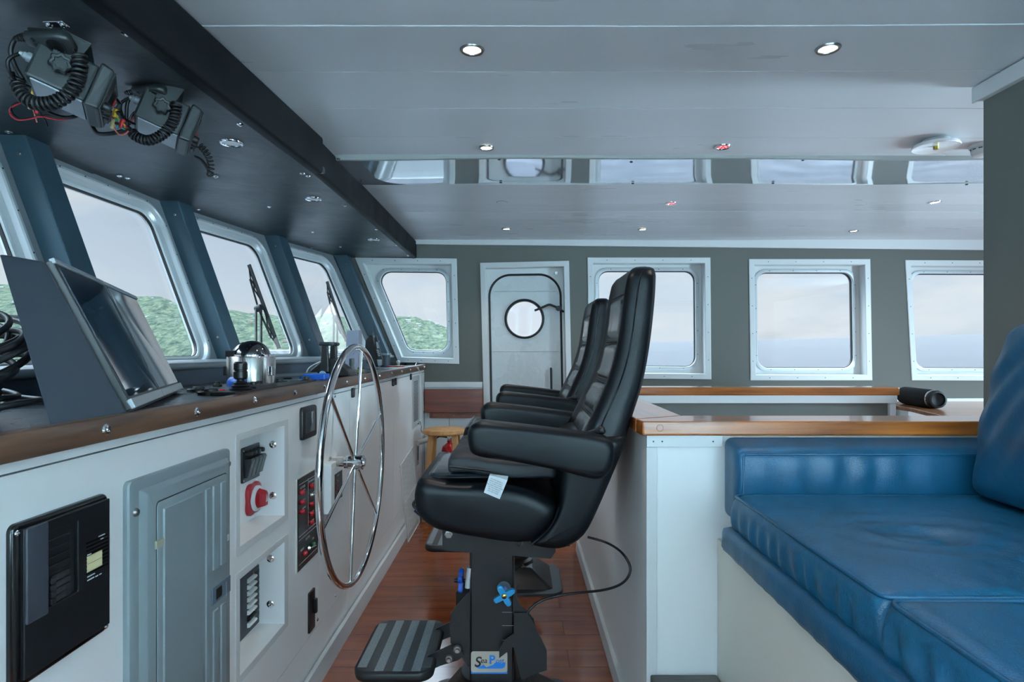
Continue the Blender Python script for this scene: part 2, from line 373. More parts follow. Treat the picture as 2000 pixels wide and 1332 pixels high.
# inner bulkhead on the right
obj('wall_inner', BX(1.53, 1.62, -1.0, 2.02, 0, 2.1), M['wallgrey'], kind='structure')
bm = B(); box(bm, 1.508, 1.532, -1.0, 2.045, 2.047, 2.1)
obj('trim_1', bm, M['trimwhite'], kind='structure', bevel=.003)
# crown trim of the far wall (the deck head drops a little towards aft)
hz = lambda x: 2.066-.010*(x+.8)
obj('trim_2', hexa(B(), [(-.85, W-.03, hz(-.85)), (4.4, W-.03, hz(4.4)), (4.4, W, hz(4.4)), (-.85, W, hz(-.85)), (-.85, W-.03, 2.12), (4.4, W-.03, 2.12), (4.4, W, 2.12), (-.85, W, 2.12)]), M['trimwhite'], kind='structure', bevel=.004)
# white wainscot rail and lower panelling between console and door
obj('trim_3', BX(-.75, -.285, W-.022, W+.001, .922, .967), M['trimwhite'], kind='structure', bevel=.004)
bm = B(); box(bm, -.75, -.552, W-.012, W+.001, 0, .93); box(bm, -.549, -.285, W-.012, W+.001, 0, .93)
obj('trim_4', bm, M['trimwhite'], kind='structure', bevel=.0015)
obj('trim_5', BX(3.0, 4.4, W-.022, W+.001, .785, .835), M['trimwhite'], kind='structure', bevel=.004)
# ---- ceiling: planked panels across the ship
HC = 2.10
root = thing('ceiling', None, None, (1, 2, HC), kind='structure')
ys = [-1.05, -.3, .45, 1.1, 1.645, 1.927, 2.214, 2.53, 2.78, 3.23, 3.456, 3.67, 3.90, 4.1, 4.35, 4.62, W+.02]
tl = [.004, -.003, .004, .001, .007, -.006, .008, -.009, 0, .006, -.008, .008, -.006, .006, -.006, .004]
for i in range(len(ys)-1):
    if i == 8: continue
    y0, y1 = ys[i]+.0012, ys[i+1]-.0012; h = tl[i]*.3
    bm = B(); n = 14; lo = []; hi = []
    xs = [-1.9+6.4*k/n for k in range(n+1)]
    def sag(x, y): return .0025*math.sin(x*1.7+y*3.1)+.0015*math.sin(x*3.3+1+y)
    g = [[bm.verts.new((x, y, HC+(h if y == y1 else -h)+sag(x, y))) for x in xs] for y in (y0, y1)]
    g2 = [[bm.verts.new((x, y, HC+.03)) for x in xs] for y in (y0, y1)]
    for k in range(n):
        bm.faces.new((g[0][k], g[0][k+1], g[1][k+1], g[1][k])); bm.faces.new((g2[0][k], g2[0][k+1], g2[1][k+1], g2[1][k]))
        for q in (0, 1): bm.faces.new((g[q][k], g[q][k+1], g2[q][k+1], g2[q][k]))
    for k in (0, n): bm.faces.new((g[0][k], g[1][k], g2[1][k], g2[0][k]))
    bmesh.ops.recalc_face_normals(bm, faces=bm.faces[:])
    obj('ceiling_panel', bm, M['ceil'], root, smooth=30)
# glossy access panel with a lipped front edge that waves a little
bm = B(); n = 60; y0, y1 = 2.752, 3.215
def gz(x): return HC-.014+.0035*math.sin(x*2.6+.4)+.0025*math.sin(x*5.1+2)
xs = [-1.2+4.9*k/n for k in range(n+1)]
rows = [(y0, lambda x: gz(x)), (y0+.0, lambda x: HC+.02)]
ny = 6
g = [[bm.verts.new((x, y0+(y1-y0)*j/ny, gz(x)+(.010 if j == ny else .004*j/ny))) for x in xs] for j in range(ny+1)]
for j in range(ny):
    for k in range(n): bm.faces.new((g[j][k], g[j][k+1], g[j+1][k+1], g[j+1][k]))
obj('gloss_panel', bm, M['ceil_gloss'], root, smooth=40, label='mirror-glossy ceiling panel')
bm = B(); loops = []
for x in xs: loops.append([(x, y0-.006, gz(x)-.003), (x, y0+.012, gz(x)-.003), (x, y0+.012, HC+.02), (x, y0-.006, HC+.02)])
obj('panel_lip', loft(B(), loops), mat('lip_grey', (150, 152, 150), .4), root, smooth=30)
bm.free()
for (u, v, dy) in ((661, 307, 0), (707, 352, 1), (975, 312, 0), (978, 357, 1), (1233, 316, 0), (1236, 358, 1), (1568, 312, 0), (1510, 357, 1), (1888, 361, 1)):
    p = PZ(u, v, HC-.012); add_screw(root, (p.x, p.y, gz(p.x)+.001), d=(0, 0, -1), s=2.0)
# backing above the panels so that no sky shows through the joints
obj('ceiling_backing', BX(-1.9, 4.5, -1.05, W+.02, HC+.035, HC+.05), M['gasket'], root)
# ---- front of the wheelhouse: facets between raked posts
Tp = [(-1.42, -1.0), (-1.66, .1), (-1.74, 1.10), (-1.765, 2.08), (-1.77, 3.03), (-1.639, 3.96), (-1.415, 4.93)]
Bp = [(-1.12, -1.0), (-1.37, .1), (-1.45, 1.10), (-1.475, 2.08), (-1.482, 3.03), (-1.346, 3.96), (-1.075, 4.93)]
ZT, ZB = 1.965, 1.18
def facet(i):
    b0, b1, t0, t1 = (Vector((*Bp[i], ZB)), Vector((*Bp[i+1], ZB)), Vector((*Tp[i], ZT)), Vector((*Tp[i+1], ZT)))
    L = ((b1-b0).length+(t1-t0).length)/2; H = (t0-b0).length
    nrm = (t0-b0).cross(b1-b0).normalized()
    if nrm.x > 0: nrm = -nrm
    def f(s, t, d=0):
        s /= L; t /= H
        return b0*(1-s)*(1-t)+b1*s*(1-t)+t1*s*t+t0*(1-s)*t+nrm*d
    return f, L, H, nrm
FW = {}
def front_window(i, m0, m1, num, mb=.032, mt=.085):
    f, L, H, nrm = facet(i); FW[i] = (f, L, H, nrm)
    root = thing('window_%d' % num, None, None, f(L/2, 0), kind='structure')
    base = [Vector((m0, mb)), Vector((L-m1, mb)), Vector((L-m1, H-mt)), Vector((m0, H-mt))]
    rr = .075
    def lp(e_, d): return [f(p.x, p.y, d) for p in fillet(inset(base, e_) if e_ else base, max(.01, rr-e_), 8)]
    outer = [f(p.x, p.y, 0) for p in fillet([Vector((-.03, -.05)), Vector((L+.03, -.05)), Vector((L+.03, H+.12)), Vector((-.03, H+.12))], .001, 8)]
    outer2 = [p+nrm*.02 for p in outer]
    bm = B(); loft(bm, [lp(-.034, .02), outer2, outer, lp(-.034, 0), lp(-.034, .02)], cap=False)
    bmesh.ops.remove_doubles(bm, verts=bm.verts[:], dist=1e-6)
    obj('wall_front' if False else 'window_surround', bm, M['sillgrey'], root, smooth=20)
    bm = B(); loft(bm, [lp(-.05, 0), lp(-.05, -.006), lp(-.046, -.009), lp(-.036, -.009), lp(-.032, -.004), lp(-.03, .015), lp(-.012, .034)], cap=False)
    obj('window_frame', bm, M['alu'], root, smooth=30)
    bm = B(); loft(bm, [lp(-.016, .032), lp(-.014, .026), lp(-.004, .026), lp(-.002, .03), lp(-.002, .055)], cap=False)
    obj('glazing_ring', bm, M['framewhite'], root, smooth=30)
    bm = B(); loft(bm, [lp(-.003, .033), lp(.002, .033), lp(.002, .045)], cap=False)
    obj('gasket', bm, M['gasket'], root, smooth=30)
    bm = B(); bm.faces.new([bm.verts.new(p) for p in lp(0, .042)]); bm.faces.new([bm.verts.new(p) for p in lp(0, .047)])
    obj('pane', bm, M['glass'], root)
    q = inset(base, -.041)
    for k in range(4):
        a, b = q[k], q[(k+1) % 4]
        for j in range(5):
            p = a.lerp(b, (j+.7)/5.4); add_screw(root, f(p.x, p.y, -.009), d=-nrm, s=.9)
    return root
front_window(5, .20, .27, 5); front_window(4, .20, .10, 6); front_window(3, .20, .085, 7); front_window(2, .20, .09, 8)
front_window(1, .22, .18, 12); front_window(0, .22, .18, 13)
def post(i, w, prot=.088, dy=0, n=0, toph=ZT+.01):
    b = Vector((*Bp[i], ZB-.02)); t = Vector((*Tp[i], toph)); b.y += dy; t.y += dy
    ix = Vector((prot, 0, 0)); wy = Vector((0, w, 0)); bk = Vector((-.03, 0, 0))
    adj = Vector(((Bp[min(i+1, 6)][0]-Bp[i][0])/(Bp[min(i+1, 6)][1]-Bp[i][1]+1e-9)*w if i < 6 else 0, 0, 0))
    bm = hexa(B(), [b+bk, b+ix, b+ix+wy+adj*.5, b+bk+wy, t+bk, t+ix, t+ix+wy+adj*.5, t+bk+wy])
    r = obj('trim_%d' % n, bm, M['post'], kind='structure', bevel=.006)
    for z in (.16, .9):
        p = b.lerp(t, z)+Vector((prot*.55, 0, 0)); add_screw(r, p, s=1.6, me=screw_big)
    return r
sb = lathe(B(), [(0, -.004), (.003, -.004), (.0045, -.0015), (.0045, .001)], (0, 0, 0), (0, 1, 0), 10)
screw_big = bpy.data.meshes.new('screw_head'); sb.to_mesh(screw_big); sb.free(); screw_big.materials.append(M['screw'])
for k, i in enumerate((1, 2, 3, 4, 5)): post(i, .115, n=6+k)
post(6, .12, dy=-.14, n=11, prot=.075)
# sill: ledge, rolled nose and dark panel down to the counter
SN = [(-1.05, -1.0), (-1.19, .3), (-1.20, 1.3), (-1.18, 2.14), (-1.145, 2.6), (-1.10, 3.2), (-1.05, 4.2), (-1.01, W)]
bm = B(); lp_ = [(-1.75, y) for x, y in SN]
top = [bm.verts.new((x, y, 1.183)) for x, y in SN]; back = [bm.verts.new((x-.55, y, 1.183)) for x, y in SN]
for k in range(len(SN)-1): bm.faces.new((top[k], top[k+1], back[k+1], back[k]))
obj('trim_12', bm, M['sillgrey'], kind='structure')
obj('trim_13', tube(B(), spline([(x+.004, y, 1.171) for x, y in SN], 5), .013, 10), M['sillgrey'], kind='structure', smooth=50)
bm = B(); loft(bm, [[(x-.004, y, 1.165), (x-.004, y, 1.06), (x-.02, y, 1.06), (x-.02, y, 1.165)] for x, y in SN])
obj('trim_14', bm, M['wainscot'], kind='structure')
bm = B(); loft(bm, [[(x-.02, y, 1.18), (x-.02, y, 0), (x-.04, y, 0), (x-.04, y, 1.18)] for x, y in Bp])
obj('wall_front', bm, M['wallgrey'], kind='structure')
# ---- overhead soffit: underside panels and upholstered fascia
def soffit(pts, z, zt, name, n):
    root = thing('trim_%d' % n, None, None, (pts[0][0], pts[0][1], z), kind='structure')
    bm = B(); bot = [Vector((x, y, z)) for x, y in pts]
    loft(bm, [bot, [p+Vector((0, 0, .025)) for p in bot]])
    obj('soffit_panel', bm, M['vinyl'], root, bevel=.004)
    return root
near_edge = [(-.97, -1.0), (-.80, 2.50)]
s1 = soffit([(-.97, -1.0), (-.80, 2.50), (-.80, 2.548), (-1.83, 2.548), (-1.83, 1.1), (-1.72, .1), (-1.5, -1.0)], 1.957, HC, 'n', 15)
s2 = soffit([(-.82, 2.558), (-.82, W-.015), (-1.44, W-.015), (-1.70, 3.96), (-1.83, 3.03), (-1.83, 2.558)], 1.963, HC, 'f', 16)
def lip(pts, z0, z1, th, root):
    d = (pts[1]-pts[0]).normalized(); nx = Vector((1, -d.x/d.y if d.y else 0, 0)).normalized()
    prof = fillet([Vector((0, z0)), Vector((th, z0)), Vector((th, z1)), Vector((0, z1))], .014, 5)
    bm = B(); m = 20
    loft(bm, [[pts[0].lerp(pts[1], k/m)+nx*(p.x-th)+Vector((0, 0, p.y)) for p in prof] for k in range(m+1)])
    obj('upholstered_fascia', bm, M['vinyl_lip'], root, smooth=40)
lip([Vector((-.965, -1.0, 0)), Vector((-.795, 2.50, 0))], 1.945, HC-.004, .05, s1)
lip([Vector((-.815, 2.50, 0)), Vector((-.815, W-.004, 0))], 1.955, HC-.002, .04, s2)
obj('end_cap', BX(-1.44, -.82, W-.012, W-.002, 1.963, HC), M['vinyl_lip'], s2)
# baseboards
bm = hexa(B(), [(-.75, -1, 0), (-.725, -1, 0), (-.725, W, 0), (-.75, W, 0), (-.75, -1, .07), (-.733, -1, .07), (-.733, W, .07), (-.75, W, .07)])
obj('baseboard_port', bm, M['trimwhite'], kind='structure', bevel=.002)
obj('baseboard_aisle', BX(.352, .368, 1.745, 3.75, 0, .075), M['trimwhite'], kind='structure', bevel=.002)
# ---- the door
root = thing('door_1', None, None, (door_out[2].x*.5+door_out[3].x*.5, W, 0), kind='structure')
def dlp(c, e_, r, y, n=7): return [Vector((p.x, y, p.y)) for p in fillet(inset(c, e_) if e_ else c, r, n)]
bm = B(); loft(bm, [dlp(door_out, 0, .002, W), dlp(door_out, 0, .002, W-.02), dlp(door_out, .04, .002, W-.024), dlp(door_out, .044, .002, W-.02), dlp(door_out, .044, .002, W+.06)], cap=False)
obj('door_frame', bm, M['trimwhite'], root, smooth=25)
dq = [wp(955.5, 537), wp(1094, 535), wp(1102, 975), wp(964, 975)]
leafc = [Vector((p.x, p.y)) for p in dq]
def arch(e_, y, rt=.17):
    c = inset(leafc, e_) if e_ else leafc
    a = fillet(c, max(rt-e_, .01), 12); b_ = fillet(c, .02, 12)
    pts = a[:24]+b_[24:]
    return [Vector((p.x, y, p.y)) for p in pts]
yb = W+.055
rect = [Vector((p.x, yb, p.y)) for p in fillet(inset(door_out, .03), .001, 12)]
bm = B(); loft(bm, [rect, arch(-.012, yb), arch(-.012, yb+.03)], cap=False)
obj('door_surround', bm, M['framewhite'], root, smooth=25)
bm = B(); loft(bm, [arch(-.013, yb-.001), arch(-.006, yb-.008), arch(.004, yb-.001), arch(.004, yb+.02)], cap=False)
obj('door_seal', bm, M['gasket'], root, smooth=40)
steelwhite = mat('painted_steel', (192, 196, 197), .3, bump=(22, .35, .006), rvar=.08, nscale=8)
pc = wp(1024.5, 622); kx = K*1.02
circ = [Vector((pc.x+math.cos(a)*.147, yb+.004, pc.y+math.sin(a)*.147)) for a in [PI*.75-2*PI*k/48 for k in range(48)]]
lf = arch(.002, yb+.004)
bm = B()
vo_ = [bm.verts.new(p) for p in lf]; vi = [bm.verts.new(p) for p in circ]
es = [bm.edges.new((q[i], q[(i+1) % 48])) for q in (vo_, vi) for i in range(48)]
bmesh.ops.triangle_fill(bm, use_beauty=True, use_dissolve=False, edges=es)
obj('door_leaf', bm, steelwhite, root, smooth=30)
for v in (568, 686):
    a = wp(966 if v < 600 else 961, v); b = wp(1086 if v < 600 else 1092, v)
    obj('weld_bead', tube(B(), [(a.x+(b.x-a.x)*k/20, yb+.003, a.y+.0012*math.sin(k*2.3)) for k in range(21)], .0045, 6), steelwhite, root, smooth=50)
bm = B(); loft(bm, [[Vector((pc.x+math.cos(2*PI*k/40)*r, yb+d, pc.y+math.sin(2*PI*k/40)*r)) for k in range(40)] for r, d in ((.163, .004), (.161, -.012), (.152, -.018), (.144, -.014), (.141, .03))], cap=False)
obj('porthole_rim', bm, M['gasket'], root, smooth=40)
bm = B(); bm.faces.new([bm.verts.new(Vector((pc.x+math.cos(2*PI*k/40)*.143, yb+.012, pc.y+math.sin(2*PI*k/40)*.143))) for k in range(40)])
obj('pane', bm, M['glass'], root)
h = [wp(1101, 608), wp(1091, 602), wp(1080, 597), wp(1072, 595), wp(1062, 599), wp(1048, 605), wp(1044, 606)]
bm = tube(B(), spline([(p.x, yb-.05+(.03 if k == 0 else 0), p.y) for k, p in enumerate(h)], 4), .0095, 8)
lathe(bm, [(0, -.07), (.02, -.07), (.022, -.04), (.018, 0)], (h[1].x, yb, h[1].y), (0, 1, 0), 12)
obj('lever_handle', bm, M['gasket'], root, smooth=50)
a, b = wp(1077, 720), wp(1077.5, 766)
obj('grab_bar', tube(B(), [(a.x, yb+.004, a.y), (a.x, yb-.018, a.y-.01), (b.x, yb-.018, b.y+.01), (b.x, yb+.004, b.y)], .009, 8), M['gasket'], root, smooth=50)
p = wp(1087, 532); obj('latch_button', lathe(B(), [(0, -.014), (.012, -.014), (.015, -.004), (.016, .002)], (p.x, yb, p.y), (0, 1, 0), 16), M['screw'], root, smooth=40)
# ================================================================ OUTSIDE
sea_z = lambda x, y: -4+.00625*y+.0232*x
bm = B(); n = 40; S_ = 26000
g = [[bm.verts.new((-S_+2*S_*i/n, -2000+(S_+2000)*(j/n)**2, 0)) for i in range(n+1)] for j in range(n+1)]
for j in range(n):
    for i in range(n): bm.faces.new((g[j][i], g[j][i+1], g[j+1][i+1], g[j+1][i]))
for v in bm.verts: v.co.z = sea_z(v.co.x, v.co.y)
msea = mat('sea_water', (14, 22, 32), .2, rgb2=(20, 30, 42), nscale=.02, stretch=(1, 4, 1), bump=(.35, .4, .3), detail=8)
obj('sea', bm, msea, label='calm blue sea reaching to the horizon beyond the windows', cat='sea', kind='structure')
sky_pts = [(-900, 150), (-600, 170), (-300, 150), (0, 137), (120, 120), (260, 106), (305, 104), (348, 89), (400, 78), (454, 80), (485, 70), (522, 66), (570, 58), (616, 62), (639, 70), (665, 62), (700, 52), (740, 57), (769, 60), (808, 58), (834, 50), (860, 41), (877, 36), (905, 20), (935, 3)]
def ridge(u):
    for k in range(len(sky_pts)-1):
        if sky_pts[k][0] <= u <= sky_pts[k+1][0]:
            t = (u-sky_pts[k][0])/(sky_pts[k+1][0]-sky_pts[k][0]); t = t*t*(3-2*t); return sky_pts[k][1]*(1-t)+sky_pts[k+1][1]*t
    return 0
def hillp(u, j, nj=34):
    t = j/nj; Y = 900+900*t; x = (u-CU)/F*Y
    prof = math.sin(min(1, t/.8)*PI/2)**.8 if t < .8 else 1-(t-.8)*2
    h = ridge(u)*(900+900*.8)/F*prof
    nz_ = noise.fractal(Vector((x/160, Y/160, 0)), 1, 2, 5)*14*min(1, t*5)*min(1, h/25+.1)+noise.fractal(Vector((x/22, Y/22, 3)), 1, 2, 4)*1.2*min(1, t*6)
    return Vector((x, Y, sea_z(x, Y)-2+max(0, h+nz_+2)))
bm = B(); nu = 330; nj = 34
g = [[bm.verts.new(hillp(-900+1840*i/nu, j)) for i in range(nu+1)] for j in range(nj+1)]
for j in range(nj):
    for i in range(nu): bm.faces.new((g[j][i], g[j][i+1], g[j+1][i+1], g[j+1][i]))
mh = mat('hill_forest', (38, 47, 42), 1, rgb2=(84, 87, 70), nscale=.11, detail=14, spec=0, stretch=(1, .4, 1), lo=.4, hi=.66)
mh.node_tree.nodes['Noise Texture'].inputs['Roughness'].default_value = .78
hill = obj('hillside', bm, mh, smooth=60, label='hazy green wooded island hillside dotted with houses across the bay', cat='hill')
hm = [mat('house_wall_%d' % k, c, .9) for k, c in enumerate(((118, 116, 114), (110, 104, 98)))]
rm = [mat('house_roof_%d' % k, c, .9) for k, c in enumerate(((96, 94, 92), (100, 54, 46)))]
hs = []
for k in range(2):
    hh = thing('house', 'small pale house among the trees on the far hillside' if k == 0 else 'small red-roofed house among the trees on the far hillside', 'house', (0, 0, 0), 'white houses on the hillside' if k == 0 else 'red-roofed houses on the hillside')
    obj('wall', BX(-5, 5, -4, 4, 0, 5), hm[k], hh)
    bm = B(); loft(bm, [[(-5.6, -4.6, 5), (-5.6, 4.6, 5), (-5.6, 0, 7.4)], [(5.6, -4.6, 5), (5.6, 4.6, 5), (5.6, 0, 7.4)]]); obj('roof', bm, rm[k], hh)
    hs.append(hh)
rnd = random.Random(5); cnt = [0, 0]
spots = []
for (u0, u1, n_) in ((0, 60, 8), (255, 400, 18), (455, 560, 14), (610, 690, 10), (765, 880, 30)):
    for _ in range(n_): spots.append((rnd.uniform(u0, u1), rnd.uniform(3, 26)))
for u, j in spots:
    k = 1 if rnd.random() < .15 else 0; p = hillp(u, j)
    o = hs[k] if cnt[k] == 0 else copy_tree(hs[k]); cnt[k] += 1
    s = rnd.uniform(.35, .85); o.location = p-Vector((0, 0, 1.0)); o.scale = (s*rnd.uniform(.8, 1.4), s, s*.8); o.rotation_euler = (0, 0, rnd.uniform(-.6, .6))
obj('bulwark', BX(-3.2, -.62, 6.4, 6.5, .7, 1.221), mat('bulwark_paint', (120, 122, 122), .6), label='white painted ship bulwark outside the slanted side window', cat='bulwark', bevel=.01)
# ================================================================ HELM CONSOLE
XF = -.756
def FY(u): return -XF*F/(CU-u)
def FZ(u, v): return CZ-(v-CV)*(-XF)/(CU-u)
def text(s, size, o, xd, yd, m, parent, name='lettering', depth=.0003, bold=0, font_shear=0, align='LEFT'):
    cu = bpy.data.curves.new('t', 'FONT'); cu.body = s; cu.size = size; cu.align_x = align; cu.shear = font_shear; cu.offset = bold
    ob = bpy.data.objects.new('t', cu); me = bpy.data.meshes.new_from_object(ob); bpy.data.objects.remove(ob); bpy.data.curves.remove(cu)
    xd = Vector(xd).normalized(); yd = Vector(yd).normalized(); zd = xd.cross(yd)
    bm = B(); bm.from_mesh(me); bpy.data.meshes.remove(me)
    mt = Matrix((xd, yd, zd)).transposed().to_4x4(); mt.translation = Vector(o)+zd*depth
    bm.transform(mt)
    return obj(name, bm, m, parent, flip=False)
def yz(outer, holes, x0, x1):
    bm = B()
    for xx in (x0, x1):
        es = []
        for lp in [outer]+holes:
            vs = [bm.verts.new((xx, p[0], p[1])) for p in lp]
            es += [bm.edges.new((vs[i], vs[(i+1) % len(vs)])) for i in range(len(vs))]
        bmesh.ops.triangle_fill(bm, use_beauty=True, use_dissolve=False, edges=es)
    for lp in [outer]+holes:
        a = [bm.verts.new((x0, p[0], p[1])) for p in lp]; b = [bm.verts.new((x1, p[0], p[1])) for p in lp]
        for i in range(len(a)): bm.faces.new((a[i], a[(i+1) % len(a)], b[(i+1) % len(a)], b[i]))
    bmesh.ops.remove_doubles(bm, verts=bm.verts[:], dist=1e-5)
    return bm
def rq(y0, y1, z0, z1): return [(y0, z0), (y1, z0), (y1, z1), (y0, z1)]
con = thing('helm_console', 'long white helm console with dark top and wooden edge along the front windows', 'console', (-.9, 2, 0))
n1 = rq(1.665, 1.985, .695, .985); n2 = rq(1.665, 1.985, .345, .61)
obj('front_panel', yz(rq(-.98, 2.319, .19, 1.045), [n1, n2], XF-.018, XF), M['white'], con)
for nn_, nb in ((n1, 0), (n2, 1)):
    (y0, z0), (y1, _), (_, z1), _ = nn_
    bm = B(); d = .085
    box(bm, XF-d-.01, XF-d, y0-.01, y1+.01, z0-.01, z1+.01); box(bm, XF-d, XF-.018, y0-.01, y0, z0-.01, z1+.01); box(bm, XF-d, XF-.018, y1, y1+.01, z0-.01, z1+.01)
    box(bm, XF-d, XF-.018, y0, y1, z0-.01, z0); box(bm, XF-d, XF-.018, y0, y1, z1, z1+.01)
    obj('recess_box', bm, M['white'], con)
    bm = yz(rq(y0-.022, y1+.03, z0-.02, z1+.018), [nn_], XF, XF+.0022); obj('recess_trim', bm, M['trimwhite'], con)
    for v, zz in (((868, 0), (968, 0)) if nb == 0 else ((1091, 0), (1180, 0))):
        p = P(533 if nb == 0 else 528, v, y1)
        obj('bolt', lathe(B(), [(0, -.006), (.004, -.007), (.0045, -.004), (.0095, -.003), (.012, -.001), (.012, .001)], p, (0, 1, 0), 16), M['chrome'], con, smooth=40)
obj('front_panel', yz(rq(2.322, 2.757, .19, 1.045), [], XF-.018, XF-.0004), M['white'], con)
obj('door', yz(rq(2.760, 3.716, .19, 1.045), [], XF-.018, XF), M['white'], con)
obj('door', yz(rq(3.720, 4.83, .19, 1.045), [], XF-.018, XF), M['white'], con)
obj('corner_trim', BX(XF-.018, XF+.003, 4.834, W-.001, .0, 1.045), M['trimwhite'], con)
obj('skirt_panel', BX(XF-.018, XF-.001, -.98, 2.72, .0, .187), M['white'], con)
obj('skirt_panel', BX(XF-.018, XF-.001, 2.723, 4.83, .0, .187), M['white'], con)
obj('top_rail', BX(XF-.018, XF+.001, -.98, W-.001, 1.048, 1.067), M['white'], con, bevel=.001)
obj('carcass', BX(-1.0, XF-.1, -.98, W-.001, 0, 1.04), M['gasket'], con)
bm = B(); ct = [Vector((XF-.004, -.98, 1.104)), Vector((XF-.004, W-.001, 1.104))]+[Vector((x, y, 1.104)) for x, y in SN[::-1]]
ct[-1] = Vector((SN[0][0], -.98, 1.104)); ct[2].y = W-.001
loft(bm, [[p-Vector((0, 0, .03)) for p in ct], ct]); obj('worktop', bm, M['counterdark'], con)
prof = fillet([Vector((-.772, 1.066)), Vector((-.738, 1.066)), Vector((-.738, 1.1095)), Vector((-.772, 1.1095))], .004, 3)
bm = loft(B(), [[Vector((p.x, y, p.y)) for p in prof] for y in (-.98, W-.001)]); obj('wooden_edge', bm, M['teaky'], con, smooth=40)
bolt = lathe(B(), [(0, .0045), (.003, .005), (.0035, .003), (.0062, .0028), (.0085, .0005), (.0085, -.001)], (0, 0, 0), (1, 0, 0), 16)
bme = bpy.data.meshes.new('bolt'); bmesh.ops.recalc_face_normals(bolt, faces=bolt.faces[:]); bolt.to_mesh(bme); bolt.free(); bme.materials.append(M['chrome'])
for p_ in bme.polygons: p_.use_smooth = True
bme.set_sharp_from_angle(angle=R(35))
def add_bolt(par, p, s=1, q=None):
    o = bpy.data.objects.new('bolt', bme); COL.objects.link(o); o.parent = par; o.location = Vector(p)-org(par); o.scale = (s, s, s)
    if q is not None: o.rotation_mode = 'QUATERNION'; o.rotation_quaternion = Vector(q).to_track_quat('X', 'Z')
    return o
for k in range(13): add_bolt(con, (-.738, 1.10+.3105*k, 1.088), 1.25)
for (u, v) in ((618, 768), (654, 774), (620, 1210), (655, 1163)): add_bolt(con, (XF, FY(u), FZ(u, v)), .8)
for (u, v) in ((687, 767), (766, 747), (771, 745), (801, 736)):
    y, z = FY(u), FZ(u, v); bm = puff(B(), [Vector(p) for p in rrect(0, .012, -.022, .022, .005)], 0, .026, .004)
    bm.transform(Matrix.Translation((XF, y-.013, z))); obj('latch', bm, M['black'], con, smooth=40)
# louvred grey vent plate on the end door and coat hook
y0, y1 = FY(804.5), FY(818.5)
vp = thing('vent_plate', 'tall grey metal vent plate on the far end of the console', 'vent', (XF, (y0+y1)/2, .655))
obj('plate', yz(rq(y0, y1, .66, 1.035), [rq(y0+.06, y1-.06, .70, 1.0)], XF+.0005, XF+.004), M['alu'], vp)
bm = B()
for k in range(28): z = .703+.0106*k; hexa(bm, [(XF+.0005, y0+.06, z), (XF+.003, y0+.06, z), (XF+.003, y1-.06, z), (XF+.0005, y1-.06, z), (XF+.0005, y0+.06, z+.007), (XF+.001, y0+.06, z+.007), (XF+.001, y1-.06, z+.007), (XF+.0005, y1-.06, z+.007)])
obj('louvres', bm, mat('vent_grey', (120, 126, 130), .4, metal=.5), vp)
hk = thing('coat_hook', 'small chrome hook hanging at the foot of the grey vent plate', 'hook', PX(815, 832, -.74))
c = PX(815, 826, XF); bm = lathe(B(), [(0, .03), (.012, .03), (.014, .02), (.008, .012), (.013, 0)], c, (1, 0, 0), 14)
tube(bm, spline([c+Vector(q) for q in ((.02, 0, 0), (.03, 0, -.02), (.028, 0, -.05), (.03, .01, -.066), (.034, .03, -.075), (.036, .052, -.062), (.036, .056, -.045))], 5), .004, 8)
obj('hook', bm, M['chrome'], hk, smooth=50)
lk = thing('door_lock', 'narrow steel lock plate low on the far console door', 'lock', PX(817, 905, XF))
y = FY(815.5); obj('lock_plate', BX(XF, XF+.004, y-.045, y+.045, .36, .54), M['steel'], lk, bevel=.001)
obj('lock_slot', BX(XF+.003, XF+.0055, y-.018, y+.018, .40, .50), M['black'], lk)
pv = thing('white_pipe', 'short white pipe between the console end and the wooden stool', 'pipe', (-.75, 4.7, .50))
obj('pipe', tube(B(), [(-.75, 4.55, .535), (-.70, 4.68, .535), (-.67, 4.90, .535)], .02, 12), M['trimwhite'], pv, smooth=50)
# ---- black breaker panel
bp = thing('breaker_panel', 'black breaker panel with two rows of switches and a cream label', 'breaker panel', (XF, 1.0135, .72))
gl = mat('gloss_black', (9, 10, 12), .18, spec=.5, rvar=.03)
def plate(y0, y1, z0, z1, x0, x1, r, m, par, name, label=None, bev=.004):
    l = rrect(y0, y1, z0, z1, r, 6)
    loops = [[Vector((x0, p.x, p.y)) for p in l], [Vector((x1-bev, p.x, p.y)) for p in l]]
    if bev:
        for q in (30, 60, 90):
            l2 = inset(l, bev*(1-math.cos(R(q)))); loops.append([Vector((x1-bev+bev*math.sin(R(q)), p.x, p.y)) for p in l2])
    return obj(name, loft(B(), loops), m, par, smooth=35, label=label)
plate(.907, 1.1195, .722, .971, XF, XF+.010, .012, gl, bp, 'cover_plate', bev=.006)
raised = mat('satin_black', (12, 14, 17), .33)
obj('raised_face', yz([(.921, .735), (1.114, .735), (1.114, .962), (.921, .962)], [rq(.968, 1.034, .825, .944)], XF+.009, XF+.016), raised, bp, bevel=.0015)
obj('well', yz(rq(.968, 1.034, .825, .944), [], XF+.0095, XF+.0102), M['black'], bp)
plate(.9225, .9655, .817, .962, XF+.0155, XF+.019, .003, mat('charcoal_lid', (50, 54, 62), .45), bp, 'lid', bev=.002, label='charcoal hinged lid')
for k in range(4):
    z = .9165-.0137*k; obj('blank', BX(XF+.010, XF+.0135, .971, 1.02, z, z+.012), raised, bp, bevel=.001)
btn = mat('breaker_black', (24, 25, 28), .45); txw = mat('print_white', (200, 204, 206), .6)
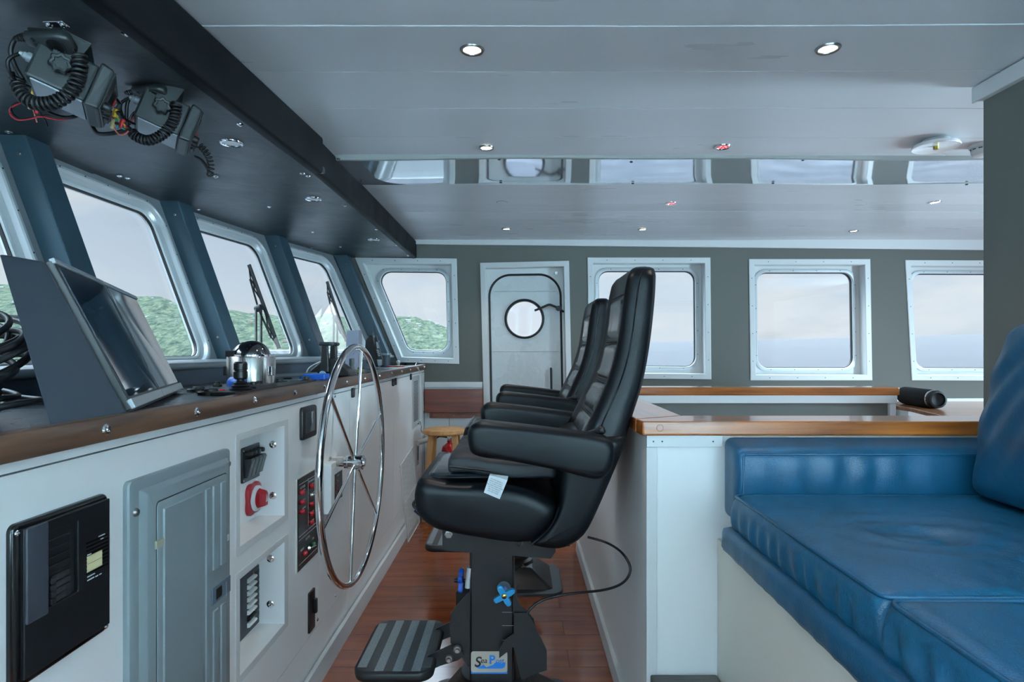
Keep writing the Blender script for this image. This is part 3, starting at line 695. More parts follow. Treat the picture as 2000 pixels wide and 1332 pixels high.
for k in range(4):
    z = .8615-.0112*k-.0; b_ = obj('breaker', BX(XF+.010, XF+.0145, .978, 1.018, z-.002, z+.0085), btn, bp, bevel=.001)
    obj('toggle', BX(XF+.014, XF+.019, .972, .981, z-.001, z+.0075), btn, b_, bevel=.001)
    text('G1 F%d' % (k+1), .0075, (XF+.0146, .987, z), (0, 1, 0), (0, 0, 1), mat('faint_print', (92, 94, 98), .6) if k == 0 else bpy.data.materials['faint_print'], b_)
bm = B()
for k in range(9): z = .8445+.0066*k; box(bm, XF+.0155, XF+.0168, 1.053, 1.108, z, z+.0028)
obj('louvres', bm, gl, bp)
obj('paper_label', BX(XF+.0165, XF+.0172, 1.0535, 1.0915, .849, .876), mat('cream_paper', (206, 194, 148), .7), bp, label='cream paper label')
obj('label_crease', BX(XF+.0172, XF+.0174, 1.0535, 1.0915, .8625, .863), M['gasket'], bp)
for (a, b, z) in ((1.054, 1.073, .840), (1.054, 1.071, .834), (1.074, 1.081, .8335), (1.084, 1.09, .8335), (1.054, 1.064, .8775), (1.082, 1.099, .901), (1.088, 1.095, .895)):
    obj('print_line', BX(XF+.0168, XF+.0172, a, b, z, z+.0018), txw, bp)
for (y, z) in ((.915, .958), (1.113, .957), (1.113, .73)): add_bolt(bp, (XF+.0165 if z > 1 else XF+.010, y, z), .55)
# ---- grey electrical panel
ep = thing('electrical_panel', 'tall grey steel electrical panel with ribbed door', 'electrical panel', (XF, 1.38, .24))
gm = mat('grey_enamel', (120, 130, 134), .38, spec=.5, rvar=.04)
l0 = rrect(1.175, 1.588, .235, .977, .012); 
def ly(l, x): return [Vector((x, p.x, p.y)) for p in l]
l1 = rrect(1.203, 1.571, .262, .955, .004); l2 = rrect(1.216, 1.561, .275, .946, .004)
bm = loft(B(), [ly(l0, XF), ly(l0, XF+.008), ly(inset(l0, .002), XF+.0115), ly(inset(l0, .006), XF+.013), ly(l1, XF+.013), ly(l2, XF+.0215), ly(inset(l2, .004), XF+.0225)])
obj('cover', bm, gm, ep, smooth=25)
dl = rrect(1.247, 1.545, .29, .920, .010)
bm = loft(B(), [ly(dl, XF+.019), ly(dl, XF+.0245), ly(inset(dl, .002), XF+.0255)]); dr = obj('door', bm, gm, ep, smooth=30)
ring_ = yz([tuple(p) for p in rrect(1.2445, 1.5475, .2875, .9225, .011)], [], XF+.022, XF+.0226); obj('door_gap', ring_, M['gasket'], ep)
def rib(y0, y1, z0, z1, h=.003):
    l = rrect(y0, y1, z0, z1, .004, 4); return obj('rib', loft(B(), [ly(l, XF+.025), ly(inset(l, .003), XF+.0255+h)]), gm, dr, smooth=20)
rib(1.263, 1.421, .30, .905); rib(1.433, 1.457, .30, .905)
for (a, b) in ((1.468, 1.496), (1.506, 1.535)): rib(a, b, .70, .905); rib(a, b, .30, .605)
plate(1.463, 1.555, .62, .661, XF+.025, XF+.0285, .002, mat('latch_grey', (84, 98, 110), .4), dr, 'latch_plate', bev=.0015)
obj('latch', BX(XF+.028, XF+.0292, 1.48, 1.508, .628, .653), M['black'], dr)
text('DANGER', .009, (XF+.0292, 1.527, .652), (0, 0, -1), (0, 1, 0), txw, dr)
obj('hinge_tab', BX(XF+.024, XF+.029, 1.236, 1.262, .829, .845), mat('hinge_beige', (150, 148, 130), .5), ep, bevel=.001)
obj('sticker', BX(XF+.0228, XF+.0232, 1.549, 1.558, .748, .764), txw, ep)
for (y, z) in ((1.194, .915), (1.575, .938)): obj('screw', lathe(B(), [(0, .006), (.006, .005), (.0085, .001), (.0085, -.002)], (XF+.0125, y, z), (1, 0, 0), 14), M['screw'], ep, smooth=40)
# ---- rocker switch panel, battery switch, circuit breaker strip in the recesses
XB = XF-.085
def BYZ(u, v): a = -XB/(CU-u); return a*F, CZ-(v-CV)*a
sp = thing('rocker_switch_panel', 'black panel of four rocker switches in the upper recess', 'switch panel', (XB, 1.9, .87))
y0, z1 = BYZ(470, 876); y1, _ = BYZ(506.5, 865); _, zb_ = BYZ(470, 948)
z1 = BYZ(506.5, 863)[1]; z0 = BYZ(506.5, 928)[1]
plate(y0, y1, z0, z1, XB, XB+.006, .006, M['black'], sp, 'switch_plate', bev=.002)
wd = (y1-y0-.02)/4
for k in range(4):
    yy = y0+.012+wd*k
    rk = obj('rocker', loft(B(), [[Vector((x, yy+s, z)) for x, z in ((XB+.005, z0+.014), (XB+.016, z0+.016), (XB+.022, z0+.04), (XB+.030, z0+.068), (XB+.026, z0+.074), (XB+.005, z0+.074))] for s in (0, wd*.86)]), mat('rocker_black', (26, 29, 32), .35) if k == 0 else bpy.data.materials['rocker_black'], sp, bevel=.0015)
    obj('indicator', BX(XB+.0262, XB+.0268, yy+wd*.2, yy+wd*.65, z0+.057, z0+.0585), txw, rk)
    obj('reset_knob', lathe(B(), [(0, .022), (.006, .021), (.0075, .018), (.0075, .006), (.009, 0)], (XB+.005, yy+wd*.45, z0+.088), (1, 0, 0), 12), M['black'], sp, smooth=40)
    text('SW', .008, (XB+.0062, yy+.008, z1-.018), (0, 1, 0), (0, 0, 1), bpy.data.materials['faint_print'], sp)
for (y, z) in ((y0+.007, z0+.008), (y1-.007, z0+.008), (y0+.007, z1-.01), (y1-.007, z1-.01)): add_bolt(sp, (XB+.006, y, z), .35)
red = mat('switch_red', (140, 16, 28), .35)
bs = thing('battery_switch', 'red rotary battery switch below the rocker switches', 'switch', (XB, 1.91, .72))
yc, zc = BYZ(492, 973); 
l = [Vector((math.cos(a)*(.047+.012*abs(math.sin(2*a))**2), math.sin(a)*(.047+.012*abs(math.sin(2*a))**2))) for a in [2*PI*k/64 for k in range(64)]]
bm = loft(B(), [[Vector((XB, yc+p.x*s, zc+p.y*s)) if False else Vector((XB+h, yc+p.x*s, zc+p.y*s)) for p in l] for s, h in ((1, 0), (1, .008), (.94, .012), (.78, .014))])
obj('base', bm, red, bs, smooth=40)
obj('dial_ring', lathe(B(), [(.040, .012), (.040, .020), (.034, .023), (.030, .023)], (XB, yc, zc), (1, 0, 0), 32), txw, bs, smooth=40)
bm = lathe(B(), [(.032, .014), (.031, .022), (.022, .028), (0, .030)], (XB, yc, zc), (1, 0, 0), 28)
loft(bm, [[Vector((XB+.022+h*.75, yc+a*s, zc+b*s2)) for a, b in ((-.012, -.03), (.012, -.03), (.016, .02), (0, .034), (-.016, .02))] for h, s, s2 in ((-.01, 1.3, 1), (.022, .75, .8), (.034, .6, .7))])
obj('knob', bm, red, bs, smooth=35)
obj('arrow_mark', loft(B(), [[Vector((XB+x, yc+a, zc+b)) for a, b in ((-.008, -.01), (.008, -.01), (0, .014))] for x in (.0473, .0482)]), txw, bs)
text('OFF  ON', .008, (XB+.0005, yc-.02, zc-.075), (0, 1, 0), (0, 0, 1), bpy.data.materials['faint_print'], bs)
cb = thing('circuit_breaker_strip', 'black strip of white toggle breakers in the lower recess', 'breaker panel', (XB, 1.88, .38))
ya, za = BYZ(466, 1133); yb2, zb2 = BYZ(506.5, 1100); zt_ = BYZ(506.5, 1100)[1]; zbt = BYZ(506.5, 1212)[1]
plate(ya, yb2, zbt, zt_, XB, XB+.004, .002, mat('panel_slate', (44, 50, 58), .4), cb, 'panel', bev=.001)
org_ = mat('indicator_orange', (226, 120, 30), .4); hh_ = zt_-zbt
wt = mat('toggle_white', (226, 226, 222), .35)
for k in range(8):
    z = zt_-hh_*(.115+.105*k); yy = ya+(yb2-ya)*.33; ww = (yb2-ya)*.33
    tg = obj('toggle', loft(B(), [[Vector((x, y, z+dz)) for x, dz in ((XB+.003, -.008), (XB+.012, -.006), (XB+.017, .001), (XB+.013, .005), (XB+.003, .006))] for y in (yy, yy+ww)]), M['black'] if k == 6 else wt, cb, bevel=.001, label='black toggle' if k == 6 else None)
    obj('indicator', lathe(B(), [(0, .002), (.0025, .001), (.0025, 0)], (XB+.0045, yy+ww*.9, z+.011), (1, 0, 0), 8), org_, cb)
    obj('name_tag', BX(XB+.004, XB+.0046, yy+ww+.008, yb2-.006, z-.003, z+.009), M['black'], cb)
    obj('hole', lathe(B(), [(0, .0006), (.003, .0004), (.003, 0)], (XB+.004, ya+(yb2-ya)*.14, z), (1, 0, 0), 8), M['black'], cb)
# ---- round-cornered display, alarm panel, boxed panel, slot handle
ds = thing('engine_display', 'small dark instrument display set high in the white console', 'display', (XF, 2.19, .91))
plate(2.124, 2.268, .914, 1.028, XF, XF+.014, .014, M['black'], ds, 'housing', bev=.005)
plate(2.150, 2.242, .936, 1.008, XF+.0135, XF+.0145, .003, mat('display_glass', (70, 78, 82), .12), ds, 'screen', bev=.0005)
ap = thing('alarm_panel', 'black alarm panel with red indicator buttons beside the steering wheel', 'control panel', (XF, 2.195, .47))
obj('backing', BX(XF, XF+.004, 2.088, 2.302, .468, .789), mat('cream_edge', (196, 194, 184), .5), ap)
obj('face', BX(XF+.004, XF+.006, 2.094, 2.302, .471, .786), gl, ap)
bm = B(); X6 = XF+.006
box(bm, X6, X6+.0004, 2.194, 2.196, .600, .77)
for (a, b, z) in ((2.102, 2.19, .765), (2.2, 2.292, .765), (2.102, 2.19, .587), (2.2, 2.292, .587), (2.102, 2.292, .574), (2.102, 2.292, .490)): box(bm, X6, X6+.0004, a, b, z, z+.0012)
obj('border_lines', bm, txw, ap)
rb = mat('button_red', (176, 20, 32), .25); gr = mat('button_green', (20, 92, 62), .25)
def button(y, z, m, r=.0085, name='indicator_button', par=None):
    return obj(name, lathe(B(), [(0, .012), (r*.6, .0115), (r*.95, .008), (r, .002), (r, -.001)], (X6, y, z), (1, 0, 0), 14), m, par or ap, smooth=45)
for z in (.735, .701, .669): button(2.127, z, rb); 
for z in (.736, .670, .636, .604): button(2.223, z, rb)
button(2.155, .516, rb); button(2.245, .519, gr)
for (y, z, dx) in ((2.223, .704, (.018, .02, .004)), (2.20, .519, (.02, .025, .002))):
    bm = lathe(B(), [(0, .009), (.004, .009), (.006, .004), (.0075, 0)], (X6, y, z), (1, 0, 0), 12); tube(bm, [(X6+.006, y, z), (X6+.006+dx[0]*.6, y+dx[1], z+dx[2])], [.0018, .003], 8)
    obj('toggle_switch', bm, M['chrome'], ap, smooth=45)
TY, TZ = (0, 1, 0), (0, 0, 1)
for s, y, z, sz in (('MOTORES', 2.115, .748, .0105), ('HYDRAULICS', 2.202, .752, .0095), ('PORT G.', 2.138, .736, .0075), ('STBD G.', 2.138, .702, .0075), ('BATTERIES', 2.138, .674, .0065), ('BANK 2', 2.138, .664, .0065),
                    ('PORT', 2.236, .737, .008), ('ON-OFF', 2.236, .705, .007), ('FLOW', 2.236, .671, .008), ('LEVEL', 2.236, .637, .008), ('PUMP', 2.236, .605, .008), ('ALARM', 2.168, .556, .013), ('ON', 2.238, .536, .011), ('SILENT', 2.118, .532, .011)):
    text(s, sz, (X6, y, z), TY, TZ, txw, ap, bold=.0002)
bx = thing('gauge_box', 'white raised box with a small black panel behind the steering wheel', 'control panel', (XF, 2.47, .58))
obj('box', BX(XF, XF+.03, 2.387, 2.558, .588, .785), M['white'], bx, bevel=.002)
obj('face', BX(XF+.03, XF+.032, 2.43, 2.53, .625, .735), gl, bx)
for k, z in enumerate((.703, .685, .667, .649)): obj('lamp', BX(XF+.032, XF+.0335, 2.447, 2.463, z, z+.005), rb, bx)
obj('button', lathe(B(), [(0, .008), (.006, .007), (.0065, 0)], (XF+.032, 2.498, .652), (1, 0, 0), 12), rb, bx)
text('PORT', .012, (XF+.032, 2.457, .72), TY, TZ, txw, bx)
for (y, z) in ((2.395, .775), (2.55, .775), (2.395, .598), (2.55, .598)): add_bolt(bx, (XF+.03, y, z), .35)
sl = thing('flush_handle', 'narrow black flush handle low on the white console', 'handle', (XF, 2.24, .206))
plate(2.208, 2.272, .206, .352, XF, XF+.006, .006, M['black'], sl, 'plate', bev=.002)
obj('grip', BX(XF+.005, XF+.017, 2.252, 2.268, .262, .315), M['black'], sl, bevel=.003)
# ---- steering wheel
XW, YW, ZW = -.65, 2.466, .777
sw = thing('steering_wheel', 'large polished steel steering wheel with six thin spokes', 'steering wheel', (XW, YW, ZW-.477))
RW = .464; tl_ = R(11)
def wpnt(a, r, x=XW): return Vector((x, YW+math.sin(a)*r, ZW+math.cos(a)*r))
obj('rim', tube(B(), [wpnt(2*PI*k/96, RW) for k in range(96)], .0128, 14, closed=True), M['chrome'], sw, smooth=60)
for k in range(6):
    a = tl_+k*PI/3; obj('spoke', tube(B(), [wpnt(a, .015, XW-.004), wpnt(a, RW)], .0062, 10), M['chrome'], sw, smooth=60)
obj('hub', lathe(B(), [(0, .036), (.017, .036), (.018, .03), (.0265, .03), (.029, .027), (.029, -.028), (.024, -.034), (.024, -.045), (0, -.045)], (XW, YW, ZW), (1, 0, 0), 28), M['chrome'], sw, smooth=35)
obj('shaft', lathe(B(), [(.017, -.04), (.017, -.100), (.022, -.1025), (.022, -.106)], (XW, YW, ZW), (1, 0, 0), 24), M['steel'], sw, smooth=35)
# ---- white wire rack leaning on the console
wr = thing('wire_rack', 'white wire rack standing on the floor against the console', 'rack', (-.72, 4.1, 0))
bA, bB, tB, tA = Vector((-.700, 3.90, .004)), Vector((-.700, 4.36, .004)), Vector((-.748, 4.36, .54)), Vector((-.748, 3.90, .49))
wm = mat('white_wire', (214, 216, 216), .4)
obj('border', tube(B(), [bA, bB, tB, tA], .0042, 8, closed=True), wm, wr, smooth=50)
for k in range(1, 14): obj('bar', tube(B(), [bA.lerp(bB, k/14), tA.lerp(tB, k/14)], .0022, 6), wm, wr, smooth=50)
obj('cross_bar', tube(B(), [bA.lerp(tA, .5), bB.lerp(tB, .5)], .003, 6), wm, wr, smooth=50)
# ---- stool, wall board, extinguisher
st = thing('wooden_stool', 'round pine stool in front of the far wall', 'stool', (-.54, 4.5, 0))
sy = 4.5; sc = P(868, 846, sy); sx = sc.x; sz = .645
obj('seat', lathe(B(), [(0, sz-.034), (.148, sz-.034), (.157, sz-.026), (.158, sz-.012), (.150, sz), (0, sz)], (sx, sy, 0), (0, 0, 1), 40), M['pine'], st, smooth=40)
for (a, b) in ((-1, -1), (1, -1), (1, 1), (-1, 1)):
    obj('leg', loft(B(), [[Vector((sx+a*q+dx, sy+b*q+dy, z)) for dx, dy in ((-.02, -.02), (.02, -.02), (.02, .02), (-.02, .02))] for q, z in ((.125, 0), (.085, sz-.034))]), M['pine'], st, bevel=.004)
for (a, b, c_, d) in ((-1, -1, 1, -1), (1, -1, 1, 1), (1, 1, -1, 1), (-1, 1, -1, -1)):
    obj('stretcher', tube(B(), [(sx+a*.112, sy+b*.112, .2), (sx+c_*.112, sy+d*.112, .2)], .009, 8), M['pine'], st, smooth=50)
wb = thing('fold_down_table', 'reddish mahogany board folded against the wall left of the door', 'table', (-.52, W, .70))
a = P(829, 760, W-.06); b = P(943, 806, W-.06)
obj('leaf', BX(a.x, b.x, W-.06, W-.035, b.z, a.z), M['mahog'], wb, bevel=.003)
obj('back_rail', BX(a.x+.035, b.x+.005, W-.035, W-.012, b.z-.045, b.z+.1), M['mahog'], wb, bevel=.002)
kn = obj('knot', lathe(B(), [(0, .0003), (1, .0001)], (0, 0, 0), (0, -1, 0), 20), mat('wood_knot', (84, 42, 30), .4, rgb2=(120, 62, 40), nscale=30), wb); kn.scale = (.04, 1, .018)
kn.location = Vector(((a.x+b.x)/2-.005, W-.0605, (a.z+b.z)/2-.005))-org(wb)
for k in range(5): add_screw(wb, (a.x+.07+.08*k, W-.0355, b.z-.026), s=.8, me=screw_big)
fe = thing('fire_extinguisher', 'small red fire extinguisher behind the wooden stool', 'fire extinguisher', (-.46, 4.76, .0))
ex, ey = P(878, 860, 4.76).x, 4.76
obj('cylinder', lathe(B(), [(0, .02), (.058, .02), (.064, .035), (.064, .44), (.055, .475), (.03, .497), (.018, .505), (.018, .53), (0, .53)], (ex, ey, 0), (0, 0, 1), 28), mat('extinguisher_red', (186, 24, 28), .25, coat=.5), fe, smooth=40)
bm = lathe(B(), [(.02, .525), (.022, .56), (.012, .575), (0, .575)], (ex, ey, 0), (0, 0, 1), 14)
hexa(bm, [(ex-.012, ey-.012, .565), (ex+.08, ey-.012, .60), (ex+.08, ey+.012, .60), (ex-.012, ey+.012, .565), (ex-.012, ey-.012, .572), (ex+.08, ey-.012, .610), (ex+.08, ey+.012, .610), (ex-.012, ey+.012, .572)])
obj('valve', bm, M['chrome'], fe, smooth=35)
obj('gauge', lathe(B(), [(0, .012), (.016, .012), (.017, 0)], (ex, ey-.018, .555), (0, -1, 0), 18), txw, fe, smooth=40)
obj('hose', tube(B(), spline([(ex-.015, ey, .55), (ex-.09, ey-.02, .555), (ex-.125, ey-.03, .48), (ex-.12, ey-.03, .35), (ex-.1, ey-.03, .25)], 6), .0105, 10), M['rubber'], fe, smooth=50)
# ================================================================ HELM CHAIRS
LB = leather('chair_vinyl', (4, 9, 14), .4, 380, .10, .0006, fold=.06, spec=.24)
LP = leather('chair_vinyl_panel', (34, 42, 48), .22, 380, .10, .0006, fold=.05)  # colour lightened to stand in for light reflected off the panels
LS = leather('seat_pad_fabric', (26, 31, 36), .62, 700, .12, .0004, fold=.12)
YC = 2.07
def q(u, v, a=.0015): return Vector(((u-CU)*a, CZ-(v-CV)*a))
def make_chair():
    ch = thing('helm_chair', 'nearer black high-backed helm chair on a black pedestal with a striped footrest', 'chair', (0, YC, 0), 'helm chairs')
    # --- seat base with piped side
    pr = [q(822, 938), q(870, 947), q(930, 948), q(993, 951), q(1050, 968), q(1092, 997), q(1078, 1030), q(1037, 1064), q(960, 1060), q(880, 1046), q(842, 1035), q(815, 1012), q(806, 980), q(810, 952)]
    sp_ = [Vector((p.x, p.y)) for p in spline([Vector((p.x, 0, p.y)) for p in pr], 3, True)] if False else [Vector((p.x, p.z)) for p in spline([Vector((p.x, 0, p.y)) for p in pr], 3, True)]
    obj('seat', puff(B(), sp_, YC-.268, YC+.268, .034, 6), LB, ch, smooth=60)
    # insert on top of seat front
    l = rrect(-.285, .04, YC-.205, YC+.205, .04, 6)
    def zt(x): return .8385+.006*math.sin(max(0, min(1, (x+.29)/.1))*PI/2)-(.05 if x < -.29 else 0)
    bm = loft(B(), [[Vector((p.x, p.y, zt(p.x)-.004)) for p in l], [Vector((p.x, p.y, zt(p.x)+.006)) for p in inset(l, .004)], [Vector((p.x, p.y, zt(p.x)+.010)) for p in inset(l, .02)]])
    obj('seat_panel', bm, LP, ch, smooth=60)
    l2 = rrect(-.290, .04, YC-.212, YC+.212, .045, 6)
    obj('piping', tube(B(), [Vector((p.x, p.y, zt(p.x)+.001)) for p in l2], .0032, 6, closed=True), LB, ch, smooth=60)
    # --- rear lower shell wrapping the seat
    pr = [q(1092, 990), q(1074, 1028), q(1037, 1064), q(1070, 1075), q(1104, 1074), q(1142, 1050), q(1170, 997), q(1202, 922), q(1226, 860), q(1200, 852), q(1150, 858), q(1105, 890), q(1094, 940)]
    sp_ = [Vector((p.x, p.z)) for p in spline([Vector((p.x, 0, p.y)) for p in pr], 3, True)]
    obj('lower_shell', puff(B(), sp_, YC-.272, YC+.272, .03, 6), LB, ch, smooth=60)
    for s in (-1, 1):
        sm = [q(1092, 990), q(1080, 1022), q(1060, 1045), q(1037, 1064)]
        obj('seam', tube(B(), [Vector((p.x, YC+s*.270, p.y)) for p in [Vector((k.x, k.z)) for k in spline([Vector((p.x, 0, p.y)) for p in sm], 5)]], .004, 6), LB, ch, smooth=60)
    # --- backrest: lofted stations (z, front x, back x, half width, front dish)
    ST = [(.77, .145, .215, .255, .0), (.86, .158, .276, .262, .01), (.94, .178, .318, .258, .02), (1.03, .222, .347, .248, .018), (1.12, .266, .380, .232, .019), (1.20, .294, .399, .218, .019), (1.28, .311, .413, .206, .018),
          (1.36, .322, .423, .198, .016), (1.42, .331, .429, .192, .012), (1.462, .341, .431, .186, .006), (1.482, .356, .428, .172, .0), (1.490, .370, .420, .150, 0)]
    pts = [Vector((a[1], a[2], a[3])) for a in ST]
    def station(z):
        for k in range(len(ST)-1):
            if ST[k][0] <= z <= ST[k+1][0]:
                t = (z-ST[k][0])/(ST[k+1][0]-ST[k][0]); return [ST[k][i]*(1-t)+ST[k+1][i]*t for i in range(5)]
        return list(ST[-1])
    def sect(z, xf, xb, hw, dish):
        th = xb-xf; o = []
        # start front centre and run clockwise
        ys_ = [0, .35, .6, .78, .86, .92, .985, 1.0, 1.0, .99, .93, .75, .4]
        xs_ = [dish, dish*.98, dish*.8, dish*.3, -.001, .001, .012, .03, th*.55, th-.022, th-.006, th, th]
        right = [(xf+x, YC+y*hw) for x, y in zip(xs_, ys_)]
        left = [(x, 2*YC-y) for x, y in right[1:]][::-1]
        return [Vector((x, y, z-.35*(xb-x)*.0)) for x, y in right+[(xb, YC)]+left]
    zs = [.77+.0125*k for k in range(0, 56)]+[1.466, 1.474, 1.480, 1.484, 1.487, 1.489, 1.490]
    # smooth station values
    import bisect
    sm = []
    for z in zs:
        acc = [0]*5; wsum = 0
        for d in (-.03, -.015, 0, .015, .03):
            zz = max(.77, min(1.489, z+d)) if z < 1.44 else z
            s_ = station(zz); acc = [a+b for a, b in zip(acc, s_)]; wsum += 1
        acc = [a/wsum for a in acc]; sm.append([z]+acc[1:])
    obj('backrest', loft(B(), [sect(*s_) for s_ in sm]), LB, ch, smooth=70)
    def xfront(z):
        k = min(range(len(sm)), key=lambda i: abs(sm[i][0]-z)); return sm[k]
    # --- raised tufted panels down the front of the backrest
    for (z0, z1, m0, m1) in ((1.265, 1.405, .74, .72), (1.135, 1.25, .72, .74), (1.03, 1.12, .7, .72), (.925, 1.015, .68, .7), (.87, .912, .66, .68)):
        nz, ny = 8, 10; bm = B(); g = []
        for i in range(nz+1):
            t = i/nz; z = z0+(z1-z0)*t; s_ = xfront(z); hw = s_[3]*(m0+(m1-m0)*t); row = []
            for j in range(ny+1):
                y = -1+2*j/ny; e_ = min(1, min(t, 1-t)*(z1-z0)/.014); e2 = min(1, (1-abs(y))*hw/.014)
                h = .011*math.sqrt(max(0, min(e_, e2)*(2-min(e_, e2))))
                yy = y*hw; dd = s_[4]*(.98 if abs(y) < .6 else .9)
                row.append(bm.verts.new((s_[1]+dd-h+.001, YC+yy, z)))
            g.append(row)
        for i in range(nz):
            for j in range(ny): bm.faces.new((g[i][j], g[i][j+1], g[i+1][j+1], g[i+1][j]))
        pn = obj('tufted_panel', bm, LP, ch, smooth=70)
        hw = xfront((z0+z1)/2)[3]*(m0+m1)/2
        ring = []
        for t, y in [(0, -1+.1*k) for k in range(21)]+[(k/8, 1) for k in range(1, 8)]+[(1, 1-.1*k) for k in range(21)]+[(1-k/8, -1) for k in range(1, 8)]:
            z = z0+(z1-z0)*t; s_ = xfront(z); h_ = s_[3]*(m0+(m1-m0)*t)*1.05
            ring.append(Vector((s_[1]+s_[4]*.93-.002, YC+y*h_, z+(.006 if t == 1 else -.006 if t == 0 else 0))))
        obj('piping', tube(B(), ring, .0028, 6, closed=True), LB, pn, smooth=60)
    for s in (-1, 1):
        obj('seam', tube(B(), [Vector((s_[1]+.036, YC+s*(s_[3]-.0005), s_[0])) for s_ in sm[8:-6]], .0024, 6), LB, ch, smooth=60)
    # --- armrests
    pa = [(-.140, .962), (-.131, .938), (-.095, .925), (-.02, .915), (.05, .902), (.12, .888), (.190, .870), (.232, .866), (.262, .890), (.272, .935), (.266, .968), (.236, .985), (.15, .997), (.05, 1.010), (-.06, 1.022), (-.110, 1.026), (-.138, 1.010), (-.143, .985)]
    ps = [Vector((p.x, p.z)) for p in spline([Vector((a, 0, b)) for a, b in pa], 3, True)]
    for s in (-1, 1):
        y0, y1 = (YC+.245, YC+.345) if s > 0 else (YC-.352, YC-.252)
        am = obj('armrest', puff(B(), ps, y0, y1, .02, 6), LB, ch, smooth=60)
        yo = y1 if s > 0 else y0; ins = inset(ps, .012)
        seam = [p for p in ins if p.y < .955 or p.x > .255]
        bot = sorted([p for p in ins if p.y < .93 and p.x < .24], key=lambda p: p.x)
        obj('seam', tube(B(), [Vector((p.x, yo-s*.004, p.y+.002)) for p in bot], .0025, 6), LB, am, smooth=60)
        lv = [Vector((.205, YC+s*.262, .985)), Vector((.235, YC+s*.272, .992)), Vector((.252, YC+s*.278, .998))]
        obj('recline_lever', tube(B(), spline(lv, 4), [.005, .006, .007, .008, .010, .012, .013, .012, .008], 10), M['black'], ch, smooth=60)
    # --- front lever under the seat
    obj('height_lever', tube(B(), spline([(-.20, YC-.1, .70), (-.30, YC-.12, .715), (-.332, YC-.12, .735), (-.322, YC-.12, .755), (-.30, YC-.12, .775)], 5), .0045, 8), M['blackmetal'], ch, smooth=60)
    obj('lever_grip', tube(B(), spline([(-.27, YC-.12, .700), (-.30, YC-.121, .706), (-.325, YC-.12, .725)], 5), .0105, 10), mat('lever_blue', (22, 38, 66), .4), ch, smooth=60)
    # --- slide plate, bracket, column
    a = .00158
    sl0, sl1 = Vector((-.235, .688)), Vector((.135, .612+.02))
    def slab(p0, p1, t, y0, y1):
        return hexa(B(), [(p0.x, y0, p0.y-t), (p1.x, y0, p1.y-t), (p1.x, y1, p1.y-t), (p0.x, y1, p0.y-t), (p0.x, y0, p0.y), (p1.x, y0, p1.y), (p1.x, y1, p1.y), (p0.x, y1, p0.y)])
    obj('slide_plate', slab(Vector((-.232, .682)), Vector((.146, .628)), .012, YC-.16, YC+.16), M['blackmetal'], ch, bevel=.002)
    for s in (-1, 1): obj('slide_rail', slab(Vector((-.225, .690)), Vector((.160, .636)), .016, YC+s*.15-.018, YC+s*.15+.018), M['blackmetal'], ch, bevel=.002)
    br = [Vector(p) for p in ((-.242, .668), (.118, .612), (.120, .585), (.105, .562), (-.02, .572), (-.235, .588), (-.242, .60))]
    for s in (-1, 1):
        yy = YC+s*.105
        obj('bracket', loft(B(), [[Vector((p.x, yy+d, p.y)) for p in fillet(br, .006, 3)] for d in (-.003, .003)]), M['blackmetal'], ch)
        for (x, z, r) in ((-.222, .640, .011),):
            obj('bolt', lathe(B(), [(0, .009), (r*.7, .009), (r*.75, .003), (r*1.2, .002), (r*1.2, -.002)], (x, yy+s*.003, z), (0, s, 0), 6), M['screw'], ch, smooth=30)
        obj('retaining_ring', tube(B(), [Vector((.003+math.cos(t)*.0105, yy+s*.004, .613+math.sin(t)*.0105)) for t in [R(-150)+R(300)*k/20 for k in range(21)]], .0016, 6), M['screw'], ch, smooth=50)
        for (x, z) in ((-.18, .640), (-.09, .628)): obj('hole', lathe(B(), [(0, .0006), (.0045, .0006), (.0045, 0)], (x, yy+s*.0032, z), (0, s, 0), 10), M['black'], ch)
    cy0 = 1.992
    obj('column', BX(-.158, -.012, cy0, 2.145, .145, .60), M['blackmetal'], ch, bevel=.008)
    for z in (.378, .335, .2875): obj('scale_mark', BX(-.052, -.014, cy0-.0008, cy0+.0004, z, z+.0013), mat('mark_grey', (150, 150, 146), .5) if 'mark_grey' not in bpy.data.materials else bpy.data.materials['mark_grey'], ch)
    obj('hole', lathe(B(), [(0, .0008), (.005, .0008), (.005, 0)], (-.052, cy0, .548), (0, -1, 0), 12), M['black'], ch)
    # star knobs
    bk = mat('knob_blue', (30, 128, 176), .3); bk2 = mat('knob_dark_blue', (18, 74, 168), .35)
    def star(c, ax, m, rr=.034, name='star_knob'):
        c = Vector(c); ax = Vector(ax).normalized(); X, Y = frame(ax); L = []
        n = 96; base = []
        for k in range(n):
            ph = abs(((2*PI*k/n+PI/4) % (PI/2))-PI/4); w_ = .24; ce = 1-w_
            base.append(ce*math.cos(ph)+math.sqrt(w_*w_-(ce*math.sin(ph))**2) if ce*math.sin(ph) < w_*.98 else min(.72, w_/max(.05, math.sin(ph))*1.08))
        for h, s in ((0, .9), (.003, 1), (.013, 1), (.016, .92)):
            L.append([c+ax*h+(X*math.cos(2*PI*k/n+.5)+Y*math.sin(2*PI*k/n+.5))*(rr*1.1*base[k])*s for k in range(n)])
        o = obj(name, loft(B(), L), m, ch, smooth=50)
        obj('stud', lathe(B(), [(0, .019), (rr*.2, .018), (rr*.27, .0155), (rr*.27, .01)], c, ax, 14), mat('brass', (190, 150, 80), .25, metal=1) if 'brass' not in bpy.data.materials else bpy.data.materials['brass'], o, smooth=50)
        return o
    kc = P(985, 1161, 1.955); star(kc, (0, -1, 0), bk)
    obj('washer', lathe(B(), [(0, .002), (.022, .002), (.022, 0)], (kc.x-.002, cy0-.0, kc.z+.006), (0, -1, 0), 24), M['screw'], ch, smooth=40)
